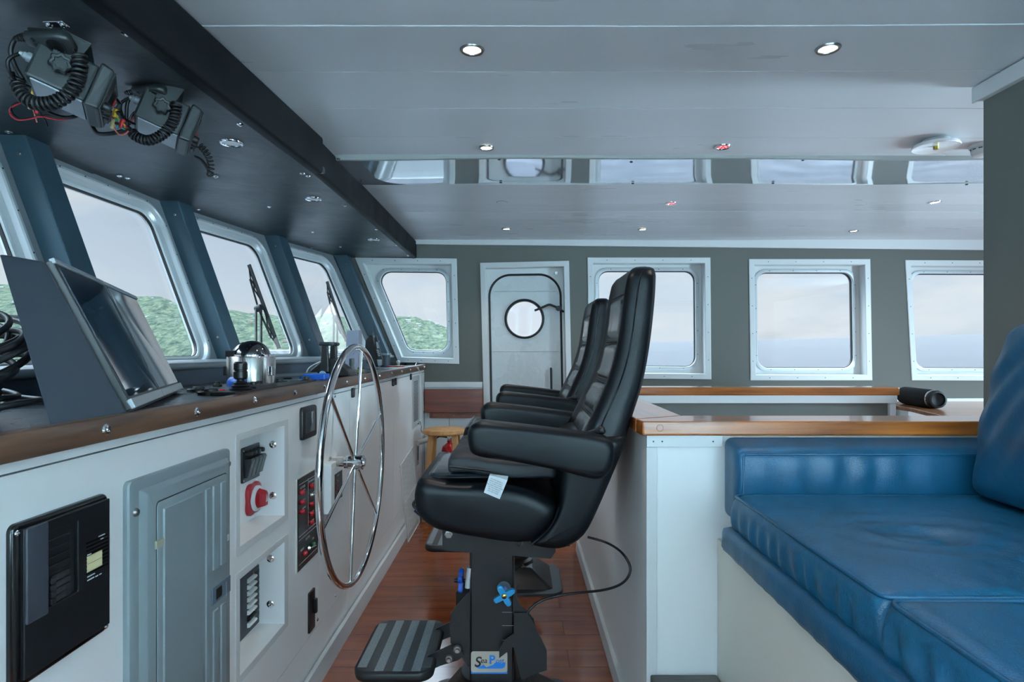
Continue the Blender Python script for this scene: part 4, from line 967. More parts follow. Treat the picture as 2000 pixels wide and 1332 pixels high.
    obj('knob_stem', lathe(B(), [(.012, 0), (.012, .036)], (kc.x, cy0, kc.z), (0, -1, 0), 14), bk2, ch, smooth=40)
    star((-.185, 2.075, .450), (-1, 0, 0), bk2, .036)
    obj('knob_stem', tube(B(), [(-.158, 2.075, .450), (-.215, 2.075, .450)], .007, 10), M['black'], ch, smooth=50)
    obj('damper', tube(B(), [(-.165, 2.0, .455), (-.158, 2.0, .52)], .009, 10), M['alu'], ch, smooth=50)
    # --- footrest
    fl = fillet([Vector((-.512, 1.875)), Vector((-.262, 1.875)), Vector((-.262, 2.25)), Vector((-.512, 2.25))], .055, 8)
    lv = lambda l_, z: [Vector((p.x, p.y, z+.06*(p.x+.262)*.0)) for p in l_]
    ZF = .242
    ft = obj('footrest', loft(B(), [lv(inset(fl, .012), ZF-.035), lv(inset(fl, .003), ZF-.03), lv(fl, ZF-.018), lv(fl, ZF-.006), lv(inset(fl, .004), ZF-.001), lv(inset(fl, .012), ZF)]), M['rubber'], ch, smooth=50)
    grit = mat('grit_grey', (96, 102, 106), .85, rgb2=(136, 142, 146), nscale=420, detail=2, bump=(500, .5, .001)); gr2 = mat('grit_dark', (52, 54, 56), .9, rgb2=(74, 76, 78), nscale=420, detail=2, bump=(500, .5, .001))
    for k in range(8):
        x0 = -.50+.0285*k; x1 = x0+.0285
        yl = 1.888 if 0 < k < 7 else 1.91; yh = 2.238 if 0 < k < 7 else 2.215
        obj('grip_strip', BX(x0, x1-.0002, yl, yh, ZF-.001, ZF+.0012), gr2 if k % 2 else grit, ft)
    for s in (-1, 1):
        yy = YC+s*.095
        pl = [Vector(p) for p in ((-.290, .215), (-.275, .245), (-.225, .300), (-.160, .345), (-.150, .300), (-.20, .255), (-.245, .215), (-.27, .198))]
        pl = [Vector(p) for p in ((-.315, .212), (-.29, .247), (-.212, .283), (-.182, .275), (-.176, .245), (-.195, .232), (-.25, .215), (-.29, .197))]
        obj('footrest_arm', loft(B(), [[Vector((p.x, yy+d, p.y)) for p in fillet(pl, .004, 3)] for d in (-.003, .003)]), M['blackmetal'], ch)
        pl = [Vector(p) for p in ((-.156, .452), (-.20, .402), (-.218, .378), (-.218, .285), (-.165, .215), (-.156, .20))]
        obj('mounting_plate', loft(B(), [[Vector((p.x, yy+s*-.008+d, p.y)) for p in fillet(pl, .003, 3)] for d in (-.003, .003)]), M['blackmetal'], ch)
        for (x, z) in ((-.195, .268), (-.222, .238)):
            bo = lathe(B(), [(0, .014), (.006, .014), (.0065, .006), (.011, .005), (.014, .001), (.014, -.002)], (x, yy+s*.003, z), (0, s, 0), 12); obj('bolt', bo, M['screw'], ch, smooth=30)
    # --- base: round collar and splayed floor plate
    obj('base_collar', lathe(B(), [(0, .155), (.105, .155), (.11, .148), (.11, .13), (.125, .12), (.13, .10), (.13, .09), (0, .09)], (-.085, YC, 0), (0, 0, 1), 36), M['blackmetal'], ch, smooth=35)
    gx0, gx1, gy0, gy1 = -.31, .19, 1.845, 2.275
    bl = fillet([Vector((gx0, gy0)), Vector((gx1, gy0)), Vector((gx1, gy1)), Vector((gx0, gy1))], .07, 8)
    obj('floor_plate', loft(B(), [lv(bl, .0), lv(bl, .012), lv(inset(bl, .002), .014)]), mat('plate_grey_black', (44, 50, 54), .42) if 'plate_grey_black' not in bpy.data.materials else bpy.data.materials['plate_grey_black'], ch, smooth=40)
    t0 = fillet([Vector((-.21, 1.95)), Vector((.04, 1.95)), Vector((.04, 2.19)), Vector((-.21, 2.19))], .02, 4)
    t1 = fillet([Vector((-.26, 1.90)), Vector((.14, 1.90)), Vector((.14, 2.26)), Vector((-.26, 2.26))], .02, 4)
    obj('pedestal_foot', loft(B(), [lv(t1, .014), lv(t0, .10), lv(inset(t0, .01), .105)]), M['blackmetal'], ch, smooth=30)
    for (x, y) in ((-.155, 1.975), (-.015, 1.975), (-.155, 2.165), (-.015, 2.165)):
        obj('bolt', lathe(B(), [(0, .014), (.009, .013), (.010, .006), (.017, .005), (.017, 0)], (x, y, .104), (0, 0, 1), 14), M['screw'], ch, smooth=30)
    # --- loose rubber skirt torn away on the aft side of the column
    def sheet(name, pts, dy=.004):
        bm = loft(B(), [[p+Vector((0, dy, 0)) for p in pts], [p-Vector((0, dy, 0)) for p in pts]]); return obj(name, bm, M['rubber'], ch)
    y_ = 1.968
    sheet('rubber_skirt', [P(1004, 1196, y_), P(1030, 1196, y_), P(1042, 1217, y_), P(1068, 1270, y_), P(1068, 1308, y_), P(1048, 1314, y_), P(1018, 1327, y_), P(1003, 1262, y_)])
    sheet('skirt_flap', [P(1002, 1200, 1.978), P(1001, 1166, 1.978), P(1012, 1141, 1.978), P(1008, 1163, 1.978), P(1018, 1184, 1.978), P(1038, 1202, 1.978)])
    sheet('skirt_flap', [P(1004, 1236, 1.958), P(1004, 1262, 1.958), P(975, 1285, 1.958), P(975, 1266, 1.958), P(986, 1249, 1.958)], .002)
    sheet('skirt_flap', [P(1028, 1196, 2.0), P(1042, 1208, 2.0), P(1046, 1225, 2.0), P(1040, 1240, 2.0), P(1036, 1222, 2.0)])
    return ch
ch1 = make_chair()
# ---- second chair: a copy further along the aisle
ch2 = copy_tree(ch1)
ch2.location = Vector((.036, YC+1.21, 0)); ch2['label'] = 'farther black high-backed helm chair beyond the first, nearest the porthole door'
# things that belong to the nearer chair only
bd = thing('maker_plate', 'silver and blue maker plate on the pedestal of the nearer helm chair', 'plate', (-.085, 1.991, .16))
y = 1.9905; sv = mat('plate_silver', (176, 168, 154), .35, metal=.35); bl_ = mat('plate_blue', (24, 116, 200), .4); bkp = mat('plate_black', (14, 14, 18), .4)
def pp(u, v, d=0): p_ = P(u, v, y-d); return p_
c0, c1 = P(920, 1272, y), P(991, 1316, y)
def flat(pts, m, name, d): return obj(name, loft(B(), [[Vector((p.x, y-d, p.y)) for p in pts], [Vector((p.x, y-d-.0005, p.y)) for p in pts]]), m, bd)
flat([Vector(p) for p in ((c0.x, c1.z), (c1.x, c1.z), (c1.x, c1.z+.012), (c0.x, c1.z+.012))], bl_, 'blue_edge', -.001)
flat(rrect(c0.x, c1.x, c1.z+.005, c0.z, .008), sv, 'silver_field', 0)
w_ = c1.x-c0.x; h_ = c0.z-c1.z
flat([Vector((c0.x+w_*a, c1.z+h_*b)) for a, b in ((.10, .38), (.14, .30), (.22, .24), (.86, .24), (.93, .31), (.95, .52), (.83, .47), (.70, .55), (.60, .40), (.42, .30), (.34, .42), (.30, .36), (.22, .34))], bl_, 'wave', .0006)
text('S', .046, (c0.x+.010, y-.0012, c1.z+.024), (1, 0, 0), (0, 0, 1), bkp, bd, bold=.0007, font_shear=.2)
text('ea', .024, (c0.x+.030, y-.0012, c1.z+.036), (1, 0, 0), (0, 0, 1), bkp, bd, bold=.0002, font_shear=.2)
text('P', .038, (c0.x+.0585, y-.0013, c1.z+.034), (1, 0, 0), (0, 0, 1), bl_, bd, bold=.0012)
text('ost', .022, (c0.x+.080, y-.0013, c1.z+.036), (1, 0, 0), (0, 0, 1), bl_, bd, bold=.0002)
# seat pad and care tag
pad = thing('seat_cushion', 'dark grey fabric seat pad lying on the nearer helm chair', 'cushion', (0, YC, .84), 'seat pads')
def padf(co, d):
    k = Vector((0, 0, .006*noise.noise(co*9)+.004*noise.noise(co*20+Vector((3, 3, 3)))))
    k.z += -.055*(co.x+.21)*(.55)+.010*math.exp(-((co.x+.17)/.05)**2)
    return k
bm = cushion(B(), -.212, .115, YC-.235, YC+.215, .852, .905, .018, 24, 22, 5, padf)
pob = obj('pad', bm, LS, pad, smooth=60)
obj('zip', tube(B(), [(-.205, YC-.238, .882), (-.12, YC-.238, .873), (-.08, YC-.238, .868)], .003, 6), M['black'], pad, smooth=60)
tg = P(968, 926, 1.825); 
tagm = mat('tag_white', (214, 218, 222), .7)
ctg = thing('care_tag', 'white printed care tag hanging from the grey seat pad', 'tag', P(962, 975, 1.80))
t = [P(957, 925, 1.815), P(993, 930, 1.815), P(991, 938, 1.795), P(956, 928, 1.795), P(945, 962, 1.790), P(976, 975, 1.790)]
bm = B(); th = Vector((0, .0006, 0))
loft(bm, [[t[0], t[1], t[1]+th, t[0]+th], [t[3], t[2], t[2]+th, t[3]+th], [t[4], t[5], t[5]+th, t[4]+th]]); obj('tag', bm, tagm, ctg)
xd = (t[5]-t[4]); yd = (t[3]-t[4])
ink = mat('tag_ink', (60, 66, 74), .7)
for k, s in enumerate(('DO NOT BLEACH', 'HAND WASH ONLY', 'TO CLEAN COVER:', 'MACHINE WASH WARM', 'DO NOT BLEACH', 'DRY FLAT ONLY', 'DO NOT IRON')):
    pz = t[4]+yd*(.84-.11*k)+xd*.5-Vector((0, .0012, 0))
    text(s, .0046, pz, xd, (xd.cross(yd)).cross(xd), ink, ctg, depth=.0004, align='CENTER')
pad2 = copy_tree(pad); pad2.location = Vector((.036, YC+1.21, .84)); pad2['label'] = 'dark grey seat pad on the farther helm chair'
# cable looping from the chair to its pedestal
cbp = [P(1148, 1049, 2.06), P(1185, 1060, 2.06), P(1215, 1080, 1.95), P(1231, 1110, 1.92), P(1218, 1137, 1.92), P(1180, 1152, 1.95), P(1110, 1160, 2.0), P(1060, 1172, 1.98), P(1035, 1190, 1.97), P(1028, 1205, 1.97)]
cl = obj('control_cable', tube(B(), spline(cbp, 7), .0042, 8), M['black'], smooth=60, label='thin black cable looping from under the nearer helm chair back to its pedestal', cat='cable')
# ================================================================ COUNTER, STAIRWELL PARTITION AND SETTEE
PW = mat('partition_white', (230, 230, 229), .42)
pt = thing('low_divider', 'white low partition with a wooden countertop between aisle and settee', 'partition', (.5, 2.4, 0))
obj('side_panel', BX(.368, .386, 1.762, 3.75, 0, .984), PW, pt)
obj('end_panel', BX(.386, 1.50, 1.76, 1.778, 0, .984), PW, pt, bevel=.001)
obj('corner_trim', BX(.366, .396, 1.752, 1.762, 0, .952), M['trimwhite'], pt, bevel=.001)
obj('top_rail', BX(.366, .582, 1.748, 1.7605, .953, .986), M['trimwhite'], pt, bevel=.001)
for x in (.385, .41, .555): add_screw(pt, (x, 1.748, .969), s=.7)
obj('inner_panel', BX(.488, .50, 1.90, 3.27, 0, .984), PW, pt)
ctp = thing('countertop', 'varnished wooden countertop running around the stairwell', 'countertop', (.8, 2.5, .986))
def plank(pts, z0, z1, name, m, par, r=.006):
    bm = loft(B(), [[Vector((x, y, z0)) for x, y in pts], [Vector((x, y, z1)) for x, y in pts]])
    return obj(name, bm, m, par, bevel=r, seg=3)
plank([(.352, 1.738), (1.50, 1.738), (1.50, 1.895), (.507, 1.895), (.345, 1.80)], .986, 1.027, 'front_board', M['teak'], ctp)
plank([(.3445, 1.802), (.5055, 1.896), (.5055, 3.268), (.388, 3.268), (.388, 2.85), (.3445, 2.75)], .986, 1.027, 'side_board', wood('varnished_teak_side', (176, 100, 38), (116, 62, 24), .28, axis=1, coat=.6), ctp)
plank([(.388, 3.27), (2.032, 3.27), (2.032, 3.40), (.388, 3.40)], .984, 1.027, 'rear_board', M['teak'], ctp)
obj('inlay_plug', lathe(B(), [(.0088, .0001), (.0094, .0006), (.0100, .0001)], P(1289, 836, 1.738), (0, -1, 0), 20), mat('plug_line', (74, 42, 26), .4), ctp)
rs = thing('stairwell_screen', 'grey stairwell screen with white rail under the rear wooden counter', 'partition', (1.2, 3.28, 0))
obj('screen_panel', BX(.50, 1.995, 3.30, 3.32, 0, .943), M['wallgrey'], rs)
obj('white_rail', BX(.50, 2.022, 3.275, 3.30, .942, .984), M['trimwhite'], rs, bevel=.002)
obj('post', BX(1.985, 2.018, 3.28, 3.34, 0, .942), M['trimwhite'], rs, bevel=.002)
obj('side_screen', BX(1.995, 2.015, 3.34, 4.90, 0, .90), M['trimwhite'], rs)
ft_ = thing('corner_table', 'small wooden table by the far wall carrying the black speaker', 'table', (2.5, 3.4, 0))
tp = [PZ(1752, 797, .925), PZ(1838, 811, .925), PZ(1850, 812, .925)]
pts = [(2.04, 3.20), (tp[1].x, tp[1].y), (tp[2].x+.02, tp[2].y), (3.0, tp[2].y), (3.0, 3.60), (2.04, 3.60)]
plank(pts, .905, .925, 'tabletop', wood('light_teak', (176, 120, 78), (140, 88, 52), .3, axis=0), ft_, .003)
obj('cabinet', BX(2.045, 2.99, 3.22, 3.58, 0, .905), M['white'], ft_)
# black portable speaker
sk = thing('portable_speaker', 'black cylindrical portable speaker on the corner table', 'speaker', (2.24, 3.3, .925))
a = P(1766, 779, 3.44); b = P(1826, 782, 3.16); ax = (b-a).normalized(); ln = (b-a).length; rr = .048
a.z = b.z = .925+rr
ax = (b-a).normalized()
obj('body', lathe(B(), [(0, 0), (rr*.8, 0), (rr, .01), (rr, ln-.02), (rr*.97, ln-.01)], a, ax, 32), mat('speaker_cloth', (18, 20, 23), .8, bump=(500, .4, .0008)), sk, smooth=40)
obj('chrome_band', lathe(B(), [(rr*.975, ln-.012), (rr*.99, ln-.006), (rr*.94, ln)], a, ax, 32), M['chrome'], sk, smooth=40)
obj('end_cap', lathe(B(), [(rr*.95, ln-.002), (rr*.98, ln+.012), (rr*.9, ln+.028), (rr*.72, ln+.03), (rr*.62, ln+.018), (0, ln+.014)], a, ax, 32), M['rubber'], sk, smooth=40)
# ---- settee
BLm = leather('blue_leather', (3, 66, 94), .42, 330, .35, .0012, rgb2=(6, 74, 106), fold=.14)
BLs = leather('blue_leather_seat', (4, 70, 98), .42, 330, .4, .0012, rgb2=(2, 78, 112), fold=.2)
se = thing('settee', 'blue leather corner settee raised on a white base', 'sofa', (.9, .7, 0))
obj('base', BX(.57, 1.50, -.98, 1.757, 0, .69), mat('base_cream', (200, 196, 186), .5), se)
def railf(co, d):
    return Vector((-.004*max(0, math.sin(co.y*90+noise.noise(co*12)*4))*.5, 0, 0))
obj('blue_rail', cushion(B(), .545, .66, -.9, 1.665, .688, .758, .02, 4, 120, 4, railf), BLm, se, smooth=60)
def seatf(seed):
    def f(co, d):
        k = Vector((0, 0, 0))
        if d.z > .6 or (d.length == 0):
            c = Vector((.85, 1.28, 0)); r = math.hypot((co.x-c.x)*1.0, (co.y-c.y)*1.3)
            k.z += -.012*math.exp(-(r/.10)**2)
            k.z += .006*math.sin(r*70+2*noise.noise(Vector((co.x*6, co.y*6, seed))))*math.exp(-(r/.16)**2)
            k.z += .006*noise.noise(Vector((co.x*6, co.y*4, seed)))+.0022*noise.noise(Vector((co.x*22, co.y*9, seed+4)))
        if d.x < -.6:
            h = max(0, min(1, (co.z-.74)/.11))
            k.x += -.010*math.sin(h*PI)+.007*math.sin(co.y*105+2.5*noise.noise(Vector((co.y*9, co.z*9, seed))))*(.35+.65*abs(noise.noise(Vector((co.y*3, seed, 0)))*2))*math.sin(min(1, h*1.3)*PI)
        return k
    return f
def seat(y0, y1, seed, lab):
    c = thing('seat_cushion', lab, 'cushion', (.9, (y0+y1)/2, .735), 'settee seat cushions')
    bm = cushion(B(), .57, 1.36, y0+.003, y1-.003, .745, .847, .022, 70, 80, 12, seatf(seed)); obj('cushion', bm, BLs, c, smooth=70)
    pz = [(p.x, p.y) for p in rrect(.573, 1.357, y0+.006, y1-.006, .02, 5)]
    obj('piping', tube(B(), [Vector((x, y, .843+.002*noise.noise(Vector((x*5, y*5, 0))))) for x, y in pz], .0042, 8, closed=True), BLm, c, smooth=60)
    obj('lower_piping', tube(B(), [Vector((x, y, .750)) for x, y in pz], .0038, 8, closed=True), BLm, c, smooth=60)
seat(.957, 1.635, 1.7, 'blue leather seat cushion at the far corner of the settee, dimpled on top')
seat(.22, .957, 8.3, 'blue leather seat cushion at the near end of the settee, cut by the picture edge')
def backf(co, d):
    k = Vector((0, 0, 0))
    if d.y < -.6:
        s_ = math.sin(co.x*70+2*noise.noise(Vector((co.x*5, co.z*4, 1))))
        k.y -= .007*math.sin(max(0, min(1, (co.z-.84)/.12))*PI)+.003*s_*math.exp(-((co.x-.87)/.22)**2)*math.sin(max(0, min(1, (co.z-.85)/.11))*PI)
    if co.z > .9: k.z += .023*max(0, (co.y-1.638)/.114)
    return k
bk_ = thing('back_cushion', 'long low blue leather back cushion against the wooden counter', 'cushion', (.9, 1.69, .76), 'settee back cushions')
obj('cushion', cushion(B(), .583, 1.34, 1.638, 1.752, .76, .963, .022, 90, 8, 16, backf), BLm, bk_, smooth=70)
obj('piping', tube(B(), [(.600, 1.636, .77), (.600, 1.634, .945), (.606, 1.636, .951), (1.34, 1.636, .951)], .003, 8), BLm, bk_, smooth=60)
def bigf(co, d):
    k = Vector((0, 0, 0)); h = (co.z-.85)/.46
    k.x += .09*h+.02*h*h
    if d.x < -.5:
        yy = (co.y-1.25)/.38
        k.x -= .045*math.cos(max(-1, min(1, yy))*PI/2)*math.sin(max(0.02, min(1, h))*PI)**.6
        k.x += .006*math.sin((co.z*1.2+co.y*1.8)*38+2*noise.noise(co*6))*math.exp(-((co.y-1.62)/.2)**2)*math.exp(-((h-.55)/.4)**2)
    if d.y > .5: k.y += .015*math.sin(max(0, min(1, h))*PI)+.003*noise.noise(co*9)
    return k
bb = thing('back_cushion', 'tall blue leather back cushion standing at the right edge of the picture', 'cushion', (1.25, 1.3, .85), 'settee back cushions')
obj('cushion', cushion(B(), 1.165, 1.315, .95, 1.605, .85, 1.30, .04, 14, 50, 40, bigf), BLm, bb, smooth=70)
obj('back_support', BX(1.44, 1.50, -.9, 1.737, .69, 1.20), M['white'], se)
# dark step below the partition
obj('step', BX(.376, .565, 1.45, 1.7505, .262, .305), mat('step_grey', (70, 68, 66), .7, rgb2=(92, 88, 84), nscale=6, stretch=(2, 30, 2)), label='dark grey wooden step at the foot of the white partition', cat='step', bevel=.004)
obj('step_riser', BX(.39, .565, 1.50, 1.7505, 0, .262), PW, label='white riser block below the dark grey step', cat='step')
# ================================================================ LIGHTS
def downlight(u, v, kind, lab, grp, z=HC, dz=0, s=1.0, power=0):
    p = PZ(u, v, z-.004)
    root = thing('ceiling_light', lab, 'light', (p.x, p.y, z-.002), grp)
    bez = M['chrome'] if kind in ('red', 'big', 'cool') else M['screw']
    r = .036*s
    obj('bezel', lathe(B(), [(r, 0), (r, .003), (r*.92, .007), (r*.74, .006), (r*.68, .001)], (p.x, p.y, z+.0015), (0, 0, -1), 32), bez, root, smooth=40)
    mm = {'warm': M['lamp'], 'cool': M['lampcool'], 'red': M['lampred'], 'big': mat('lens_unlit', (238, 240, 242), .4) if 'lens_unlit' not in bpy.data.materials else bpy.data.materials['lens_unlit']}[kind]
    lens = obj('lens', lathe(B(), [(0, .003), (r*.7, .003), (r*.7, 0)], (p.x, p.y, z+.001), (0, 0, -1), 28), mm, root, smooth=40)
    if kind in ('warm', 'red'):
        led = mat('led_'+kind, (255, 255, 255), .3, emit=6 if kind == 'warm' else 1.6, ecol=(255, 244, 220) if kind == 'warm' else (255, 120, 120)) if 'led_'+kind not in bpy.data.materials else bpy.data.materials['led_'+kind]
        for k in range(5):
            a = 2*PI*k/5; c = (p.x+math.cos(a)*r*.38, p.y+math.sin(a)*r*.38, z-.0018)
            obj('diode', lathe(B(), [(0, .002), (r*.12, .001), (r*.13, 0)], c, (0, 0, -1), 8), led, lens)
    if power:
        l = bpy.data.lights.new('downlight', 'SPOT'); l.energy = power; l.color = (1, .92, .82); l.spot_size = R(110); l.spot_blend = .8; l.shadow_soft_size = .02
        o = bpy.data.objects.new('downlight', l); COL.objects.link(o); o.location = (p.x, p.y, z-.02)
    return root
G = 'round recessed ceiling lights'
downlight(922, 99, 'warm', 'warm recessed ceiling light at the top centre, largest of its row', G, power=8)
downlight(1617, 97, 'warm', 'warm recessed ceiling light at the upper right', G, s=.98, power=8)
downlight(950, 290, 'warm', 'warm recessed ceiling light just in front of the glossy ceiling panel', G, s=.95, power=8)
downlight(1412, 288, 'red', 'red glowing ceiling light in front of the glossy panel', G, s=.95)
downlight(1311, 398, 'red', 'pale red ceiling light behind the glossy panel', G)
downlight(980, 395, 'warm', 'warm recessed ceiling light just behind the glossy panel', G, power=8)
downlight(1826, 396, 'cool', 'white recessed ceiling light at the right behind the glossy panel', G)
downlight(989, 448, 'warm', 'tiny warm ceiling light above the porthole door', G, s=.95, power=7)
downlight(1255, 449, 'warm', 'tiny warm ceiling light above the square window behind the chairs', G, s=.95, power=7)
downlight(1667, 452, 'warm', 'tiny warm ceiling light above the third square window', G, s=.95, power=7)
G = 'unlit chrome-rimmed lights under the soffit'
for (u, v, zz, lab) in ((452, 281, 1.957, 'unlit chrome-rimmed light under the soffit, nearest the radios'), (612, 390, 1.963, 'middle unlit chrome-rimmed light under the dark soffit'), (730, 469, 1.963, 'farthest small chrome-rimmed light under the dark soffit')):
    downlight(u, v, 'big', lab, G, z=zz, s=1.12)
# chrome studs in the soffit
for k, (u, v, zz) in enumerate(((246, 65, 1.957), (469, 243, 1.957), (17, 258, 1.957), (233, 344, 1.957), (249, 348, 1.963), (421, 345, 1.957), (591, 339, 1.957), (602, 344, 1.963), (387, 409, 1.963), (526, 404, 1.963), (673, 401, 1.963), (611, 453, 1.963), (735, 448, 1.963), (608, 484, 1.963), (665, 482, 1.963), (775, 479, 1.963), (797, 499, 1.963))):
    p = PZ(u, v, zz); par = s1 if zz < 1.96 else s2
    obj('stud', lathe(B(), [(0, .006), (.004, .006), (.005, .004), (.011, .002), (.012, -.001)], (p.x, p.y, zz), (0, 0, -1), 16), M['chrome'], par, smooth=40)
# white round plate with brass nut, smoke detector
p = PZ(1828, 288, HC-.03)
rd = thing('ceiling_dish', 'white round ceiling disc with a brass nut', 'disc', (p.x, p.y, HC-.03))
obj('disc', lathe(B(), [(.0, .004), (.066, .004), (.086, .010), (.088, .006), (.084, -.004), (0, -.012)], (p.x, p.y, HC-.022), (0, 0, -1), 48), mat('disc_white', (245, 246, 247), .15, coat=.5), rd, smooth=40)
obj('spacer', lathe(B(), [(.05, -.024), (.05, 0)], (p.x, p.y, HC-.024), (0, 0, -1), 24), M['trimwhite'], rd, smooth=40)
obj('brass_nut', lathe(B(), [(0, .016), (.010, .016), (.0105, .004)], (p.x, p.y, HC-.022), (0, 0, -1), 6), mat('dull_brass', (150, 132, 60), .4, metal=.8), rd)
p = PZ(1922, 282, HC)
sd = thing('smoke_detector', 'white smoke detector partly hidden by the grey bulkhead', 'smoke detector', (p.x, p.y, HC-.06))
obj('base', lathe(B(), [(0, -.002), (.055, -.002), (.055, .012), (.05, .016)], (p.x, p.y, HC), (0, 0, -1), 36), M['trimwhite'], sd, smooth=40)
obj('cover', lathe(B(), [(.046, .012), (.047, .034), (.04, .046), (.028, .050), (0, .051)], (p.x, p.y, HC), (0, 0, -1), 36), M['trimwhite'], sd, smooth=40)
bm = B()
for k in range(12):
    a0 = 2*PI*k/12
    loft(bm, [[Vector((p.x+math.cos(a)*r_, p.y+math.sin(a)*r_, HC-h_)) for r_, h_ in ((.0475, .020), (.0485, .020), (.0485, .024), (.0475, .024))] for a in (a0, a0+.15, a0+.3)])
obj('slots', bm, M['black'], sd)
# ================================================================ MONITOR HOUSING
mh_ = thing('monitor_housing', 'dark grey wedge housing with two sloping monitors on the console', 'monitor', (-.88, 1.4, 1.104))
A, C_ = Vector((-.742-.016, 1.19, 1.1045)), Vector((-.995, 1.80, 1.1045))
hn = Vector((-.9, -.44, 0)); TLp = Vector((-.742-.9*.139-.006, 1.19-.44*.139, 1.394)); TRp = Vector((-.99-.9*.121, 1.8-.44*.121, 1.373))
D_ = Vector((-.765, 1.005, 1.1045)); E_ = TLp+(D_-A)*.5; C2 = Vector((-1.12, 1.74, 1.1045)); R2 = Vector((-1.15, 1.72, 1.373))
gmt = mat('housing_grey', (52, 60, 70), .42, bump=(300, .04, .0004))
bm = hexa(B(), [A, C_, C2, D_, TLp, TRp, R2, E_]); obj('housing', bm, gmt, mh_, bevel=.004)
def scr(s, t, d):
    b = A.lerp(C_, s); tp_ = TLp.lerp(TRp, s); n_ = (C_-A).cross(TLp-A).normalized()
    if n_.x < 0: n_ = -n_
    return b.lerp(tp_, t)+n_*d
bez = mat('bezel_grey', (150, 156, 160), .35); sg = bpy.data.materials.new('screen_glass'); sg = mat('screen_glass', (22, 42, 58), .04, spec=1.0)
def quadslab(s0, s1_, t0_, t1_, d0, d1, m, par, name, bev=.002, label=None):
    return obj(name, hexa(B(), [scr(s0, t0_, d0), scr(s1_, t0_, d0), scr(s1_, t0_, d1), scr(s0, t0_, d1), scr(s0, t1_, d0), scr(s1_, t1_, d0), scr(s1_, t1_, d1), scr(s0, t1_, d1)]), m, par, bevel=bev, label=label)
for (s0, s1_) in ((.015, .50), (.505, .99)):
    mo = quadslab(s0, s1_, .02, 1.0, -.002, .012, M['black'], mh_, 'monitor')
    quadslab(s0+.0, s1_, .02, .085, .006, .018, bez, mo, 'lower_bezel')
    quadslab(s0+.0, s1_, .975, 1.01, .006, .016, bez, mo, 'upper_bezel')
    quadslab(s0+.02, s1_-.02, .10, .965, .008, .0135, sg, mo, 'screen', bev=0)
# ================================================================ COUNTER-TOP EQUIPMENT
ZC = 1.1045
def base_at(u, X): Y = X*F/(u-CU); return Vector((X, Y, ZC))
# stainless binnacle
c = base_at(491, -.93); rb_ = .079
bn_ = thing('compass_binnacle', 'round brushed steel binnacle compass with a dark glass dome', 'compass', c)
obj('body', lathe(B(), [(0, 0), (rb_, 0), (rb_, .098), (rb_*.97, .102), (rb_*.8, .102)], c, (0, 0, 1), 48), M['steel'], bn_, smooth=35)
dome = [(rb_*.80*math.cos(R(k*10)), .102+.055*math.sin(R(k*10))) for k in range(10)]
obj('dome', lathe(B(), dome, c, (0, 0, 1), 40), mat('smoked_dome', (14, 16, 20), .05, spec=1, coat=1), bn_, smooth=60)
obj('dome_ring', lathe(B(), [(rb_*.80, .10), (rb_*.86, .102), (rb_*.86, .108), (rb_*.79, .110)], c, (0, 0, 1), 40), M['chrome'], bn_, smooth=35)
cc = c+Vector((-rb_*.55, -rb_*.55, .102)); obj('lamp_block', BX(cc.x-.022, cc.x+.012, cc.y-.014, cc.y+.014, ZC+.101, ZC+.122), M['black'], bn_, bevel=.003)
for s in (-1, 1):
    k_ = c+Vector((s*(rb_+.002)*.96, -.02, .052)); obj('clasp', BX(k_.x-.006, k_.x+.006, k_.y-.012, k_.y+.012, k_.z-.016, k_.z+.016), M['black'] if s < 0 else M['chrome'], bn_, bevel=.002)
# joystick with bellows
c = base_at(470, -.80)
js = thing('joystick', 'black joystick with rubber bellows at the console edge', 'joystick', c)
obj('base_plate', BX(c.x-.04, c.x+.035, c.y-.10, c.y+.16, ZC, ZC+.010), M['black'], js, bevel=.003)
obj('bellows', lathe(B(), [(.030, .010), (.032, .014), (.022, .018), (.027, .022), (.018, .026), (.020, .030), (.010, .036), (.010, .042)], c, (0, 0, 1), 24), M['rubber'], js, smooth=30)
obj('grip', lathe(B(), [(0, .040), (.015, .040), (.019, .045), (.019, .062), (.0165, .064), (.0165, .067), (.019, .069), (.0185, .086), (.015, .091), (0, .091)], c, (0, 0, 1), 24), M['black'], js, smooth=30)
# blue cylinder behind joystick
c1_ = base_at(462, -.87)
bc = thing('blue_float', 'bright blue rounded float lying behind the joystick', 'float', c1_)
blu = mat('bright_blue', (22, 92, 190), .4)
obj('float', lathe(B(), [(0, -.036), (.014, -.033), (.021, -.022), (.022, 0), (.021, .03), (.014, .045), (0, .048)], c1_+Vector((0, 0, .022)), (.75, -.66, 0), 24), blu, bc, smooth=60)
# dark knobs, trays and small instruments
def dial(u, X, r, h, lab, name='control_dial', cat='dial'):
    c = base_at(u, X); o = thing(name, lab, cat, c)
    obj('base', lathe(B(), [(0, 0), (r, 0), (r, h*.5), (r*.94, h*.6), (0, h*.6)], c, (0, 0, 1), 24), M['black'], o, smooth=35)
    obj('knob', lathe(B(), [(r*.55, h*.55), (r*.5, h), (r*.42, h*1.08), (0, h*1.08)], c, (0, 0, 1), 18), M['rubber'], o, smooth=35)
dial(388, -.96, .032, .014, 'flat black dial on the console just past the monitors')
dial(412, -.86, .034, .016, 'wide black dial between the monitors and the joystick')
dial(425, -1.02, .014, .016, 'tiny black knob behind the wide dial, left of the steel binnacle')
dial(545, -.88, .030, .018, 'black dial just past the steel binnacle')
dial(560, -.98, .022, .012, 'small black dial beside the long grey lever')
dial(598, -.80, .026, .022, 'black round knob at the end of the grey lever by the console edge')
c = base_at(433, -.84); rb2 = thing('red_button', 'small red push button on the console top', 'button', c)
